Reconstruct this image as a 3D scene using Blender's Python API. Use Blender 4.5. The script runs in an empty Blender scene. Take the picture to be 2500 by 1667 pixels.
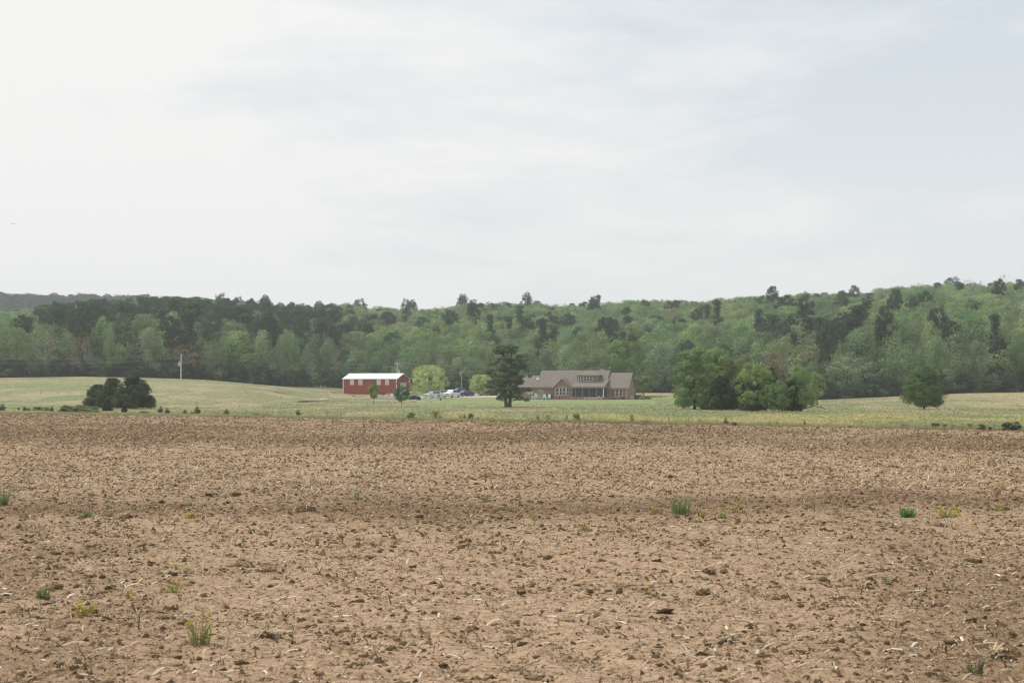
import bpy, math, random
import numpy as np
from mathutils import Vector

# ------------------------------------------------------------------ camera, world, sun
sc = bpy.context.scene
C = sc.collection
F = 3472.0          # focal length in photograph pixels (50 mm on a 36 mm frame)
EYE = 3.0           # camera height above the field
HZ = 940.0          # photograph row of the horizon
cam_d = bpy.data.cameras.new('camera'); cam = bpy.data.objects.new('camera', cam_d); C.objects.link(cam)
cam.location = (0, 0, EYE); cam.rotation_euler = (math.radians(90), 0, 0)
cam_d.lens = 50; cam_d.sensor_width = 36; cam_d.shift_y = (HZ - 833.5) / 2500
cam_d.clip_start = 0.5; cam_d.clip_end = 9000
cam_d.dof.use_dof = True; cam_d.dof.focus_distance = 110; cam_d.dof.aperture_fstop = 3.5
sc.camera = cam

SUN_EL, SUN_AZ = math.radians(56), math.radians(-62)      # azimuth from +Y, clockwise positive (left and ahead)
world = bpy.data.worlds.new('World'); sc.world = world; world.use_nodes = True
wn, wl = world.node_tree.nodes, world.node_tree.links
wn.clear()
def N(t, **kw):
    n = wn.new(t)
    for k, v in kw.items(): setattr(n, k, v)
    return n
sky = N('ShaderNodeTexSky', sky_type='NISHITA', sun_disc=False, sun_elevation=SUN_EL, sun_rotation=SUN_AZ, air_density=1.0, dust_density=3.0)
skys = N('ShaderNodeVectorMath', operation='SCALE'); skys.inputs['Scale'].default_value = 0.10
wl.new(sky.outputs[0], skys.inputs[0])
tc = N('ShaderNodeTexCoord')
sep = N('ShaderNodeSeparateXYZ'); wl.new(tc.outputs['Generated'], sep.inputs[0])
# a flat cloud deck: direction divided by (height + a little)
zc = N('ShaderNodeMath', operation='MAXIMUM'); wl.new(sep.outputs['Z'], zc.inputs[0]); zc.inputs[1].default_value = 0.0
za = N('ShaderNodeMath', operation='ADD'); wl.new(zc.outputs[0], za.inputs[0]); za.inputs[1].default_value = 0.16
dx = N('ShaderNodeMath', operation='DIVIDE'); wl.new(sep.outputs['X'], dx.inputs[0]); wl.new(za.outputs[0], dx.inputs[1])
dy = N('ShaderNodeMath', operation='DIVIDE'); wl.new(sep.outputs['Y'], dy.inputs[0]); wl.new(za.outputs[0], dy.inputs[1])
cmb = N('ShaderNodeCombineXYZ'); wl.new(dx.outputs[0], cmb.inputs[0]); wl.new(dy.outputs[0], cmb.inputs[1])
mp = N('ShaderNodeMapping'); mp.inputs['Rotation'].default_value = (0, 0, 0.25); mp.inputs['Scale'].default_value = (1.25, 1.35, 1); mp.inputs['Location'].default_value = (3.1, 1.7, 0)
wl.new(cmb.outputs[0], mp.inputs[0])
n1 = N('ShaderNodeTexNoise'); n1.inputs['Scale'].default_value = 0.95; n1.inputs['Detail'].default_value = 10; n1.inputs['Roughness'].default_value = 0.60; n1.inputs['Distortion'].default_value = 0.15
wl.new(mp.outputs[0], n1.inputs['Vector'])
# cover: thicker to the left and low down, thin at upper right
cov = N('ShaderNodeMath', operation='MULTIPLY_ADD'); wl.new(sep.outputs['X'], cov.inputs[0]); cov.inputs[1].default_value = -0.62; cov.inputs[2].default_value = 0.05
zf = N('ShaderNodeMath', operation='MULTIPLY_ADD'); wl.new(zc.outputs[0], zf.inputs[0]); zf.inputs[1].default_value = -0.55; wl.new(cov.outputs[0], zf.inputs[2])
sm = N('ShaderNodeMath', operation='ADD'); wl.new(n1.outputs['Fac'], sm.inputs[0]); wl.new(zf.outputs[0], sm.inputs[1])
rmp = N('ShaderNodeMapRange'); rmp.inputs['From Min'].default_value = 0.32; rmp.inputs['From Max'].default_value = 0.57
rmp.inputs['To Min'].default_value = 0.0; rmp.inputs['To Max'].default_value = 1.0
wl.new(sm.outputs[0], rmp.inputs['Value'])
veil = N('ShaderNodeMixRGB'); veil.inputs[0].default_value = 0.88          # thin veil of high cloud over the blue
wl.new(skys.outputs[0], veil.inputs[1]); veil.inputs[2].default_value = (0.575, 0.625, 0.668, 1)
cm = N('ShaderNodeMixRGB'); wl.new(rmp.outputs[0], cm.inputs[0]); wl.new(veil.outputs[0], cm.inputs[1]); cm.inputs[2].default_value = (0.765, 0.762, 0.752, 1)
# towards the horizon everything greys into a pale band
hb = N('ShaderNodeMapRange', interpolation_type='SMOOTHSTEP'); hb.inputs['From Min'].default_value = 0.0; hb.inputs['From Max'].default_value = 0.26; hb.inputs['To Min'].default_value = 0.80; hb.inputs['To Max'].default_value = 0.0
wl.new(sep.outputs['Z'], hb.inputs['Value'])
hm = N('ShaderNodeMixRGB'); wl.new(hb.outputs[0], hm.inputs[0]); wl.new(cm.outputs[0], hm.inputs[1]); hm.inputs[2].default_value = (0.765, 0.758, 0.745, 1)
bg = N('ShaderNodeBackground'); bg.inputs['Strength'].default_value = 1.0
wl.new(hm.outputs[0], bg.inputs['Color'])
wo = N('ShaderNodeOutputWorld'); wl.new(bg.outputs[0], wo.inputs['Surface'])

sun_d = bpy.data.lights.new('sun', 'SUN'); sun = bpy.data.objects.new('sun', sun_d); C.objects.link(sun)
sun_d.energy = 2.1; sun_d.angle = math.radians(8); sun_d.color = (1.0, 0.93, 0.83)
sd = Vector((math.sin(SUN_AZ) * math.cos(SUN_EL), math.cos(SUN_AZ) * math.cos(SUN_EL), math.sin(SUN_EL)))
sun.rotation_euler = sd.to_track_quat('Z', 'Y').to_euler()

sc.view_settings.view_transform = 'Standard'; sc.view_settings.look = 'None'
sc.view_settings.exposure = 0.30; sc.view_settings.gamma = 1.0; sc.view_settings.use_curve_mapping = False
sc.cycles.volume_bounces = 2; sc.cycles.max_bounces = 6; sc.cycles.diffuse_bounces = 3; sc.cycles.transparent_max_bounces = 6
sc.cycles.use_denoising = True; sc.cycles.denoiser = 'OPENIMAGEDENOISE'; sc.cycles.denoising_input_passes = 'RGB_ALBEDO_NORMAL'; sc.cycles.denoising_prefilter = 'ACCURATE'
sc.cycles.use_adaptive_sampling = False; sc.cycles.filter_width = 1.15

# ------------------------------------------------------------------ helpers
R = np.random.default_rng(11)
rnd = random.Random(5)
def hash2(i, j, s):
    h = (i.astype(np.int64) * 374761393 + j.astype(np.int64) * 668265263 + s * 974711) & 0xFFFFFFFF
    h = ((h ^ (h >> 13)) * 1274126177) & 0xFFFFFFFF
    return ((h ^ (h >> 16)) & 0xFFFF) / 65535.0
def vnoise(x, y, s=0):
    xi, yi = np.floor(x), np.floor(y); fx, fy = x - xi, y - yi
    fx = fx * fx * (3 - 2 * fx); fy = fy * fy * (3 - 2 * fy)
    a, b, c, d = hash2(xi, yi, s), hash2(xi + 1, yi, s), hash2(xi, yi + 1, s), hash2(xi + 1, yi + 1, s)
    return (a * (1 - fx) + b * fx) * (1 - fy) + (c * (1 - fx) + d * fx) * fy
def fbm(x, y, o=4, s=0):
    v = 0; a = 0.5; t = 0
    for k in range(o):
        v = v + a * vnoise(x * 2 ** k, y * 2 ** k, s + k * 17); t += a; a *= 0.5
    return v / t
def sstep(a, b, x):
    t = np.clip((x - a) / (b - a), 0, 1); return t * t * (3 - 2 * t)
def pxX(px, Y): return (px - 1250.0) / F * Y
def pyZ(py, Y): return EYE + (HZ - py) / F * Y

SKY_PX = [-400, 0, 90, 110, 250, 340, 500, 560, 660, 760, 860, 900, 960, 1040, 1100, 1180, 1300, 1400, 1480, 1560, 1640, 1700, 1740, 1800, 1860, 1950, 2050, 2150, 2200, 2300, 2400, 2500, 2900]
SKY_PY = [766, 758, 752, 742, 732, 726, 727, 730, 740, 744, 737, 748, 750, 752, 743, 737, 737, 740, 736, 730, 728, 733, 729, 724, 720, 713, 713, 705, 697, 690, 690, 688, 680]
ED_PX = [-400, 0, 200, 400, 500, 700, 850, 1000, 1250, 1640, 1800, 2000, 2200, 2350, 2500, 2900]
ED_Y = [345, 345, 345, 345, 350, 365, 400, 385, 365, 350, 330, 300, 290, 285, 285, 285]
ED_PY = [922, 922, 919, 924, 927, 943, 948, 955, 958, 960, 966, 976, 966, 960, 958, 955]
YS_PX = [-400, 600, 850, 1000, 1640, 2000, 2900]
YS_Y = [185, 190, 342, 335, 300, 190, 190]
RG_PX = [-400, 0, 200, 330, 460, 600, 1000, 2900]
RG_Z = [64, 63, 61.5, 61, 58.5, 51, 40, 35]
def terrain(X, Y):
    X = np.asarray(X, float); Y = np.asarray(Y, float)
    Yc = np.maximum(Y, 60)
    p = np.clip(1250 + F * X / Yc, -400, 2900)
    Y0 = np.interp(p, ED_PX, ED_Y); z0 = EYE + (HZ - np.interp(p, ED_PX, ED_PY)) / F * Y0
    ys = np.interp(p, YS_PX, YS_Y)
    z1 = EYE + (HZ - np.interp(p, SKY_PX, SKY_PY)) / F * 650 - 13.0
    t = np.clip((Yc - ys) / (Y0 - ys), 0, 1)
    z = z0 * np.sin(t * math.pi / 2) * t ** 0.35
    tf = np.clip((Yc - Y0) / (650 - Y0), 0, 1)
    z = z + (z1 - z0) * tf ** 0.92
    rg = np.interp(p, RG_PX, RG_Z)
    zz = z - sstep(700, 900, Yc) * 12
    z = np.where(Yc > 700, zz * (1 - sstep(800, 1200, Yc)) + rg * sstep(800, 1200, Yc), z)
    z = z + (fbm(X / 38, Y / 30, 3, 5) - 0.5) * 0.35 * sstep(130, 220, Y) * (Y < 2600)
    return z
def edge_y(X): return 116 - 0.65 * X + (fbm(X / 9 + 4, X * 0 + 2, 2, 3) - 0.5) * 2.0     # where the field ends

def link(o, parent=None):
    C.objects.link(o)
    if parent is not None: o.parent = parent
    return o
def tag(o, label=None, cat=None, group=None, kind=None):
    if label: o['label'] = label
    if cat: o['category'] = cat
    if group: o['group'] = group
    if kind: o['kind'] = kind
    return o
def empty(name, loc, label, cat, group=None, rz=0):
    o = link(bpy.data.objects.new(name, None)); o.location = loc; o.rotation_euler = (0, 0, rz)
    o.empty_display_size = 0.3
    return tag(o, label, cat, group)
def np_mesh(name, V, faces, mat, col=None, smooth=False):
    """V (n,3); faces (m,k) one arity, or a list of such arrays"""
    me = bpy.data.meshes.new(name)
    fl = faces if isinstance(faces, list) else [faces]
    nv = len(V); me.vertices.add(nv); me.vertices.foreach_set('co', np.asarray(V, np.float32).ravel())
    loops = np.concatenate([f.ravel() for f in fl]).astype(np.int32)
    tot = np.concatenate([np.full(len(f), f.shape[1]) for f in fl]).astype(np.int32)
    st = np.concatenate([[0], np.cumsum(tot)[:-1]]).astype(np.int32)
    me.loops.add(len(loops)); me.loops.foreach_set('vertex_index', loops)
    me.polygons.add(len(tot)); me.polygons.foreach_set('loop_start', st)
    if smooth: me.polygons.foreach_set('use_smooth', np.ones(len(tot), bool))
    me.update(calc_edges=True)
    if col is not None:
        a = me.color_attributes.new('col', 'FLOAT_COLOR', 'POINT')
        a.data.foreach_set('color', np.concatenate([col, np.ones((nv, 1))], 1).astype(np.float32).ravel())
    if mat: me.materials.append(mat)
    return me
def np_obj(name, V, faces, mat, parent=None, **kw):
    return link(bpy.data.objects.new(name, np_mesh(name, V, faces, mat, **kw)), parent)

class MB:
    """collects simple solids, builds one mesh"""
    def __init__(s): s.v = []; s.f = []
    def add(s, vs, fs):
        b = len(s.v); s.v += [tuple(v) for v in vs]; s.f += [tuple(b + i for i in f) for f in fs]; return s
    def box(s, x0, x1, y0, y1, z0, z1):
        return s.add([(x0,y0,z0),(x1,y0,z0),(x1,y1,z0),(x0,y1,z0),(x0,y0,z1),(x1,y0,z1),(x1,y1,z1),(x0,y1,z1)],
                     [(0,3,2,1),(4,5,6,7),(0,1,5,4),(1,2,6,5),(2,3,7,6),(3,0,4,7)])
    def obox(s, c, size, rz=0, ry=0, rx=0):
        from mathutils import Euler
        m = Euler((rx, ry, rz)).to_matrix(); hx, hy, hz = [k / 2 for k in size]
        vs = [Vector(c) + m @ Vector((a*hx, b*hy, d*hz)) for d in (-1,1) for a, b in ((-1,-1),(1,-1),(1,1),(-1,1))]
        return s.add(vs, [(0,3,2,1),(4,5,6,7),(0,1,5,4),(1,2,6,5),(2,3,7,6),(3,0,4,7)])
    def tube(s, pts, rad, n=7, cap=True):
        pts = [Vector(p) for p in pts]
        rad = [rad] * len(pts) if isinstance(rad, (int, float)) else rad
        b = len(s.v); k = len(pts)
        for i, p in enumerate(pts):
            d = (pts[min(i+1, k-1)] - pts[max(i-1, 0)]).normalized()
            u = d.cross(Vector((0, 0, 1)) if abs(d.z) < .95 else Vector((1, 0, 0))).normalized(); w = d.cross(u)
            for j in range(n):
                a = 2 * math.pi * j / n; s.v.append(tuple(p + (u * math.cos(a) + w * math.sin(a)) * rad[i]))
        for i in range(k - 1):
            for j in range(n):
                a, c = b + i*n + j, b + i*n + (j+1) % n
                s.f.append((a, a + n, c + n, c))
        if cap:
            s.f.append(tuple(b + j for j in range(n))); s.f.append(tuple(b + (k-1)*n + j for j in reversed(range(n))))
        return s
    def slab(s, pts, th):
        """planar polygon (counter-clockwise from outside), thickened downwards along its normal"""
        pts = [Vector(p) for p in pts]; n = (pts[1]-pts[0]).cross(pts[2]-pts[0]).normalized(); k = len(pts)
        vs = pts + [p - n * th for p in pts]
        fs = [tuple(range(k)), tuple(reversed(range(k, 2*k)))] + [(i, i + k, (i+1) % k + k, (i+1) % k) for i in range(k)]
        return s.add(vs, fs)
    def build(s, name, mat, parent=None, smooth=False, bevel=0):
        me = bpy.data.meshes.new(name); me.from_pydata(s.v, [], s.f); me.update()
        if mat: me.materials.append(mat)
        if smooth: me.polygons.foreach_set('use_smooth', [True] * len(me.polygons))
        o = link(bpy.data.objects.new(name, me), parent)
        if bevel:
            m = o.modifiers.new('bevel', 'BEVEL'); m.width = bevel; m.segments = 2
        return o

# ------------------------------------------------------------------ materials
def mat(name, col, rough=0.8, var=0.0, scale=3.0, spec=0.3, metal=0.0, bump=0.0, bscale=20.0, col2=None, stretch=(1,1,1), trans=0.0):
    m = bpy.data.materials.new(name); m.use_nodes = True; nt = m.node_tree; n, l = nt.nodes, nt.links
    b = n['Principled BSDF']; b.inputs['Roughness'].default_value = rough; b.inputs['Metallic'].default_value = metal
    b.inputs['Specular IOR Level'].default_value = spec
    b.inputs['Base Color'].default_value = (*col, 1)
    t = n.new('ShaderNodeTexCoord'); mpp = n.new('ShaderNodeMapping'); mpp.inputs['Scale'].default_value = stretch
    l.new(t.outputs['Object'], mpp.inputs[0])
    if var or col2:
        nz = n.new('ShaderNodeTexNoise'); nz.inputs['Scale'].default_value = scale; nz.inputs['Detail'].default_value = 5; nz.inputs['Roughness'].default_value = 0.65
        l.new(mpp.outputs[0], nz.inputs['Vector'])
        mx = n.new('ShaderNodeMixRGB'); c2 = col2 or tuple(min(1, c * (1 + var)) for c in col); c1 = col if col2 else tuple(c * (1 - var) for c in col)
        mr = n.new('ShaderNodeMapRange'); mr.inputs['From Min'].default_value = 0.32; mr.inputs['From Max'].default_value = 0.68
        l.new(nz.outputs['Fac'], mr.inputs['Value']); l.new(mr.outputs[0], mx.inputs[0])
        mx.inputs[1].default_value = (*c1, 1); mx.inputs[2].default_value = (*c2, 1); l.new(mx.outputs[0], b.inputs['Base Color'])
    if bump:
        nb = n.new('ShaderNodeTexNoise'); nb.inputs['Scale'].default_value = bscale; nb.inputs['Detail'].default_value = 4
        l.new(mpp.outputs[0], nb.inputs['Vector']); bp = n.new('ShaderNodeBump'); bp.inputs['Strength'].default_value = bump
        l.new(nb.outputs['Fac'], bp.inputs['Height']); l.new(bp.outputs[0], b.inputs['Normal'])
    return m
def foliage_mat(name, vertex=False, transl=0.28, vscale=0.9):
    m = bpy.data.materials.new(name); m.use_nodes = True; nt = m.node_tree; n, l = nt.nodes, nt.links; n.clear()
    out = n.new('ShaderNodeOutputMaterial'); d = n.new('ShaderNodeBsdfDiffuse'); t = n.new('ShaderNodeBsdfTranslucent'); mx = n.new('ShaderNodeMixShader')
    mx.inputs[0].default_value = transl
    at = n.new('ShaderNodeAttribute'); at.attribute_name = 'col' if vertex else 'tint'; at.attribute_type = 'GEOMETRY' if vertex else 'INSTANCER'
    src = at.outputs['Vector'] if not vertex else at.outputs['Color']
    if not vertex:     # leaves differ a little from clump to clump
        at2 = n.new('ShaderNodeAttribute'); at2.attribute_name = 'col'; at2.attribute_type = 'GEOMETRY'
        vm = n.new('ShaderNodeVectorMath'); vm.operation = 'MULTIPLY'; l.new(src, vm.inputs[0]); l.new(at2.outputs['Color'], vm.inputs[1]); src = vm.outputs[0]
    l.new(src, d.inputs['Color'])
    tm = n.new('ShaderNodeVectorMath'); tm.operation = 'MULTIPLY'; tm.inputs[1].default_value = (1.05, 1.1, 0.7); l.new(src, tm.inputs[0]); l.new(tm.outputs[0], t.inputs['Color'])
    l.new(d.outputs[0], mx.inputs[1]); l.new(t.outputs[0], mx.inputs[2]); l.new(mx.outputs[0], out.inputs[0])
    return m
LEAF = foliage_mat('foliage'); VLEAF = foliage_mat('coloured_plants', vertex=True)
STRAW = foliage_mat('dry_residue', vertex=True, transl=0.08)
BARK = mat('bark', (0.09, 0.075, 0.06), 0.9, 0.3, 6, bump=0.4, stretch=(4, 4, 0.6))
PALEBARK = mat('pale_bark', (0.30, 0.27, 0.23), 0.9, 0.25, 6, stretch=(4, 4, 0.6))
WHITE = mat('white_paint', (0.78, 0.78, 0.76), 0.5, 0.04, 4)
GLASS = mat('window_glass', (0.03, 0.035, 0.045), 0.08, spec=0.8)
BLACK = mat('black_plastic', (0.015, 0.015, 0.017), 0.5)

# soil
def soil_material():
    m = bpy.data.materials.new('field_soil'); m.use_nodes = True; n, l = m.node_tree.nodes, m.node_tree.links
    b = n['Principled BSDF']; b.inputs['Roughness'].default_value = 0.95; b.inputs['Specular IOR Level'].default_value = 0.1
    t = n.new('ShaderNodeTexCoord')
    at = n.new('ShaderNodeAttribute'); at.attribute_name = 'col'; at.attribute_type = 'GEOMETRY'
    def nz(s, d=6, r=0.6):
        k = n.new('ShaderNodeTexNoise'); k.inputs['Scale'].default_value = s; k.inputs['Detail'].default_value = d; k.inputs['Roughness'].default_value = r
        l.new(t.outputs['Object'], k.inputs['Vector']); return k
    a = nz(9.0, 8, 0.72); r1 = n.new('ShaderNodeValToRGB'); l.new(a.outputs['Fac'], r1.inputs[0])
    r1.color_ramp.elements[0].position = 0.36; r1.color_ramp.elements[0].color = (0.55, 0.50, 0.44, 1)
    r1.color_ramp.elements[1].position = 0.56; r1.color_ramp.elements[1].color = (1.0, 1.0, 1.0, 1)
    fine = nz(60, 4, 0.7); r2 = n.new('ShaderNodeMapRange'); r2.inputs['From Min'].default_value = .3; r2.inputs['From Max'].default_value = .7; r2.inputs['To Min'].default_value = .66; r2.inputs['To Max'].default_value = 1.2
    l.new(fine.outputs['Fac'], r2.inputs['Value'])
    v1 = n.new('ShaderNodeVectorMath'); v1.operation = 'MULTIPLY'; l.new(at.outputs['Color'], v1.inputs[0]); l.new(r1.outputs[0], v1.inputs[1])
    v2 = n.new('ShaderNodeVectorMath'); v2.operation = 'SCALE'; l.new(v1.outputs[0], v2.inputs[0]); l.new(r2.outputs[0], v2.inputs['Scale'])
    l.new(v2.outputs[0], b.inputs['Base Color'])
    bp = n.new('ShaderNodeBump'); bp.inputs['Strength'].default_value = 0.5; bp.inputs['Distance'].default_value = 0.03; l.new(nz(14, 6, .7).outputs['Fac'], bp.inputs['Height']); l.new(bp.outputs[0], b.inputs['Normal'])
    return m
def grass_material():
    m = bpy.data.materials.new('meadow_grass'); m.use_nodes = True; n, l = m.node_tree.nodes, m.node_tree.links
    b = n['Principled BSDF']; b.inputs['Roughness'].default_value = 0.95; b.inputs['Specular IOR Level'].default_value = 0.05
    t = n.new('ShaderNodeTexCoord'); at = n.new('ShaderNodeAttribute'); at.attribute_name = 'col'; at.attribute_type = 'GEOMETRY'
    k = n.new('ShaderNodeTexNoise'); k.inputs['Scale'].default_value = 0.55; k.inputs['Detail'].default_value = 8; k.inputs['Roughness'].default_value = 0.7; l.new(t.outputs['Object'], k.inputs['Vector'])
    r = n.new('ShaderNodeValToRGB'); r.color_ramp.elements[0].position = .36; r.color_ramp.elements[0].color = (0.72, 0.82, 0.72, 1); r.color_ramp.elements[1].position = .64; r.color_ramp.elements[1].color = (1.16, 1.08, 1.06, 1)
    l.new(k.outputs['Fac'], r.inputs[0]); v = n.new('ShaderNodeVectorMath'); v.operation = 'MULTIPLY'; l.new(at.outputs['Color'], v.inputs[0]); l.new(r.outputs[0], v.inputs[1]); l.new(v.outputs[0], b.inputs['Base Color'])
    return m
SOIL = soil_material(); GRASS = grass_material()

# ------------------------------------------------------------------ ground
G_GREEN = np.array([0.23, 0.262, 0.14]); G_TAN = np.array([0.42, 0.345, 0.225]); G_LAWN = np.array([0.25, 0.30, 0.135]); G_OLIVE = np.array([0.30, 0.285, 0.165])
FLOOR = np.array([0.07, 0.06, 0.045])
def meadow_col(X, Y):
    Yc = np.maximum(Y, 60); p = 1250 + F * X / Yc; z = terrain(X, Y); q = HZ - (z - EYE) / Yc * F
    a = fbm(X / 16, Y / 12, 4, 40); b = fbm(X / 5, Y / 14, 3, 60)
    w = sstep(0.42, 0.62, a)[..., None]
    c = G_GREEN * (1 - w) + G_OLIVE * w
    tan = 0.75 * sstep(0.5, 0.72, b)
    tan = np.maximum(tan, 0.34 * sstep(900, 300, p) * sstep(965, 930, q) * (0.45 + 0.55 * a))             # grazed hill on the left
    tan = np.maximum(tan, 0.95 * sstep(1980, 2250, p) * sstep(0, 25, 990 - q + (a - .5) * 20))            # dry grass, far right
    tan = np.maximum(tan, 0.85 * (p > 1560) * (p < 1720) * sstep(280, 310, Y))
    tan = np.maximum(tan, 0.75 * sstep(0.40, 0.62, b) * sstep(1000, 990, q) * sstep(980, 986, q) * (p < 1500))
    tan = np.maximum(tan, 0.45 * (p < 750) * sstep(8, 3, Y - edge_y(X)))
    tan = tan[..., None]
    c = c * (1 - tan) + G_TAN * tan
    lawn = (sstep(950, 1010, p) * sstep(1950, 1850, p) * sstep(200, 225, Y) * sstep(330, 315, Y) * (0.55 + .45 * sstep(.4, .6, b)))[..., None]
    c = c * (1 - lawn) + G_LAWN * lawn
    ye = (sstep(800, 1000, p) * sstep(1006, 1016, q) * sstep(1033, 1024, q) * sstep(.38, .55, b) * 0.35)[..., None]   # yellow flowers
    c = c * (1 - ye) + np.array([0.42, 0.38, 0.12]) * ye
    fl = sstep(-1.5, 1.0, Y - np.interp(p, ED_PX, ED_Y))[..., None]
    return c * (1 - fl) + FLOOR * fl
def grid_faces(nx, ny):
    i = np.arange(ny - 1)[:, None] * nx + np.arange(nx - 1)[None, :]
    return np.stack([i, i + 1, i + nx + 1, i + nx], -1).reshape(-1, 4)
xs = np.unique(np.concatenate([np.linspace(-1300, -320, 26), np.linspace(-320, -130, 60), np.linspace(-130, 130, 220), np.linspace(130, 320, 60), np.linspace(320, 1300, 26)]))
ys = np.unique(np.concatenate([np.linspace(-300, 60, 12), np.linspace(60, 420, 300), np.linspace(420, 800, 90), np.linspace(800, 1700, 50)]))
GX, GY = np.meshgrid(xs, ys)
GZ = terrain(GX, GY)
inside = np.clip((edge_y(GX) + 1.2 - GY) / 1.5, 0, 1)
GZ = GZ - 0.35 * inside
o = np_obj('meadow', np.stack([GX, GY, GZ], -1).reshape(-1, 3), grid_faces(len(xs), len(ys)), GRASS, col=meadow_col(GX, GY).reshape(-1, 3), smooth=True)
tag(o, kind='structure')

def dark_mask(X, Y):      # moist, cloddier stretches of the field
    Yc = np.maximum(Y, 8); p = 1250 + F * X / Yc; q = HZ + EYE * F / Yc
    w = (fbm(X / 5, Y / 9, 3, 21) - .5)
    a = 1.25 * np.exp(-((q - 1064 - w * 45 - 22 * sstep(1700, 2050, p)) / 20) ** 2) * (0.75 + .4 * sstep(1500, 2000, p)) * (0.45 + sstep(.35, .6, fbm(X / 14, Y / 25, 2, 8)))
    b = np.exp(-((q - 1238 - w * 60 + (p - 1250) * 0.004) / 24) ** 2) * (0.35 + .55 * sstep(.4, .6, fbm(X / 3.5, Y / 9, 2, 9)))
    c = 0.55 * sstep(700, 0, p) * sstep(1200, 1300, q) * sstep(.35, .6, fbm(X / 1.7, Y / 3, 3, 14)) + 0.6 * sstep(1900, 2500, p) * sstep(1230, 1330, q) * sstep(.3, .6, fbm(X / 1.5, Y / 3, 3, 15))
    return np.clip(a + b + c, 0, 1)
def soil_z(X, Y):
    fr = fbm(X * 3.3, Y * 3.3, 4, 31); row = fbm(X / 1.3, Y / 2.1, 3, 33)
    ph = (X * .93 + Y * .36) / .76 + fbm(X / 7, Y / 7, 2, 37) * 3; fur = np.sin(ph * 6.283) * .016 * sstep(.35, .6, fbm(X / 6, Y / 10, 2, 38)) * sstep(90, 50, Y)
    return fur + (fr - .5) * 0.10 + (row - .5) * 0.10 + (fbm(X / 15, Y / 12, 2, 35) - .5) * 0.25 * sstep(110, 80, Y) * sstep(20, 40, Y)
nxs, nys = 380, 520
us = np.linspace(-0.56, 0.56, nxs); tys = 7.0 * np.exp(np.linspace(0, math.log(205 / 7.0), nys))
U, YY = np.meshgrid(us, tys)
XX = U * (YY + 2)
YY = np.minimum(YY, edge_y(XX))
dm = dark_mask(XX, YY)[..., None]
big = fbm(XX / 6, YY / 8, 4, 51)[..., None]
far = sstep(50, 110, YY)[..., None]
scol = (np.array([0.475, 0.335, 0.222]) * (0.88 + .24 * big)) * (1 - .85 * dm) + np.array([0.22, 0.135, 0.083]) * .85 * dm
o = np_obj('ploughed_field', np.stack([XX, YY, soil_z(XX, YY) + .02], -1).reshape(-1, 3), grid_faces(nxs, nys), SOIL, col=scol.reshape(-1, 3), smooth=True)
tag(o, kind='structure')
# the field beside and behind the camera
mb = MB()
for x0, x1, y0, y1 in ((-130, 130, -60, 7.6),): mb.box(x0, x1, y0, y1, -.5, -0.06)
o = mb.build('field_beside_the_camera', mat('plain_soil', (0.40, 0.28, 0.19), .95, .25, 2)); tag(o, kind='structure')

# ------------------------------------------------------------------ field litter (stuff)
def field_points(n, y0, y1, power, wmask=None, half=0.42):
    """random points in the field, density falling with distance^power"""
    out = []
    got = 0
    while got < n:
        k = n * 2; e = 2 - power
        y = (R.random(k) * (y1 ** e - y0 ** e) + y0 ** e) ** (1 / e)
        x = (R.random(k) * 2 - 1) * half * (y + 1)
        ok = y < edge_y(x) - .2
        if wmask is not None: ok &= R.random(k) < wmask(x, y)
        out.append(np.stack([x[ok], y[ok]], 1)); got += ok.sum()
    return np.concatenate(out)[:n]
def strips(P, L, Wd, az, el, curl, z0):
    """bent flat strips of two quads: centre P(n,2)"""
    n = len(P); d = np.stack([np.cos(az), np.sin(az)], 1); nn = np.stack([-np.sin(az), np.cos(az)], 1)
    V = np.zeros((n, 6, 3)); hz = np.sin(el) * L; hl = np.cos(el) * L
    for k, (a, zf) in enumerate(((-.5, 0), (0, .5), (.5, 1))):
        c = P + d * (hl * a)[:, None]
        z = z0 + hz * zf + (curl * L if k == 1 else 0)
        w = Wd * (0.5 if k != 1 else 0.6)
        V[:, 2*k, :2] = c - nn * w[:, None]; V[:, 2*k+1, :2] = c + nn * w[:, None]
        V[:, 2*k, 2] = z; V[:, 2*k+1, 2] = z + Wd * .35
    b = np.arange(n)[:, None] * 6
    Fc = np.concatenate([b + np.array([0, 2, 3, 1]), b + np.array([2, 4, 5, 3])])
    return V.reshape(-1, 3), Fc
def litter(name, n, y0, y1, power, L0, L1, w0, w1, pal, wm=None, kind='stuff', lift=0.012, elmax=.5, flat=False):
    P = field_points(n, y0, y1, power, wm); n = len(P)
    L = L0 + (L1 - L0) * R.random(n) ** 2.2; Wd = w0 + (w1 - w0) * R.random(n) ** 1.5
    az = R.random(n) * math.pi * 2; el = R.random(n) ** 2 * elmax
    V, Fc = strips(P, L, Wd, az, el, R.random(n) * .12, soil_z(P[:, 0], P[:, 1]) + lift)
    if flat: Fc = np.arange(n)[:, None] * 6 + np.array([0, 4, 5, 1])
    pal = np.array(pal); c = pal[R.integers(0, len(pal), n)] * (0.75 + .5 * R.random((n, 1)))
    o = np_obj(name, V, Fc, STRAW, col=np.repeat(c, 6, 0)); tag(o, kind=kind); return o
PAL_L = [(.60, .48, .33), (.50, .38, .25), (.64, .55, .41), (.42, .31, .21), (.55, .43, .29)]
PAL_B = [(.26, .17, .10), (.20, .13, .08), (.33, .23, .14)]
litter('stalk_litter', 78000, 9, 45, 1.0, .03, .16, .006, .020, PAL_L + PAL_B)
litter('chaff', 110000, 9, 50, .9, .015, .06, .006, .015, PAL_L + PAL_L + PAL_B, flat=True)
litter('distant_stalk_litter', 150000, 40, 155, 0.9, .06, .24, .015, .04, PAL_L + PAL_L + PAL_B, elmax=.7, flat=True)
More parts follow.
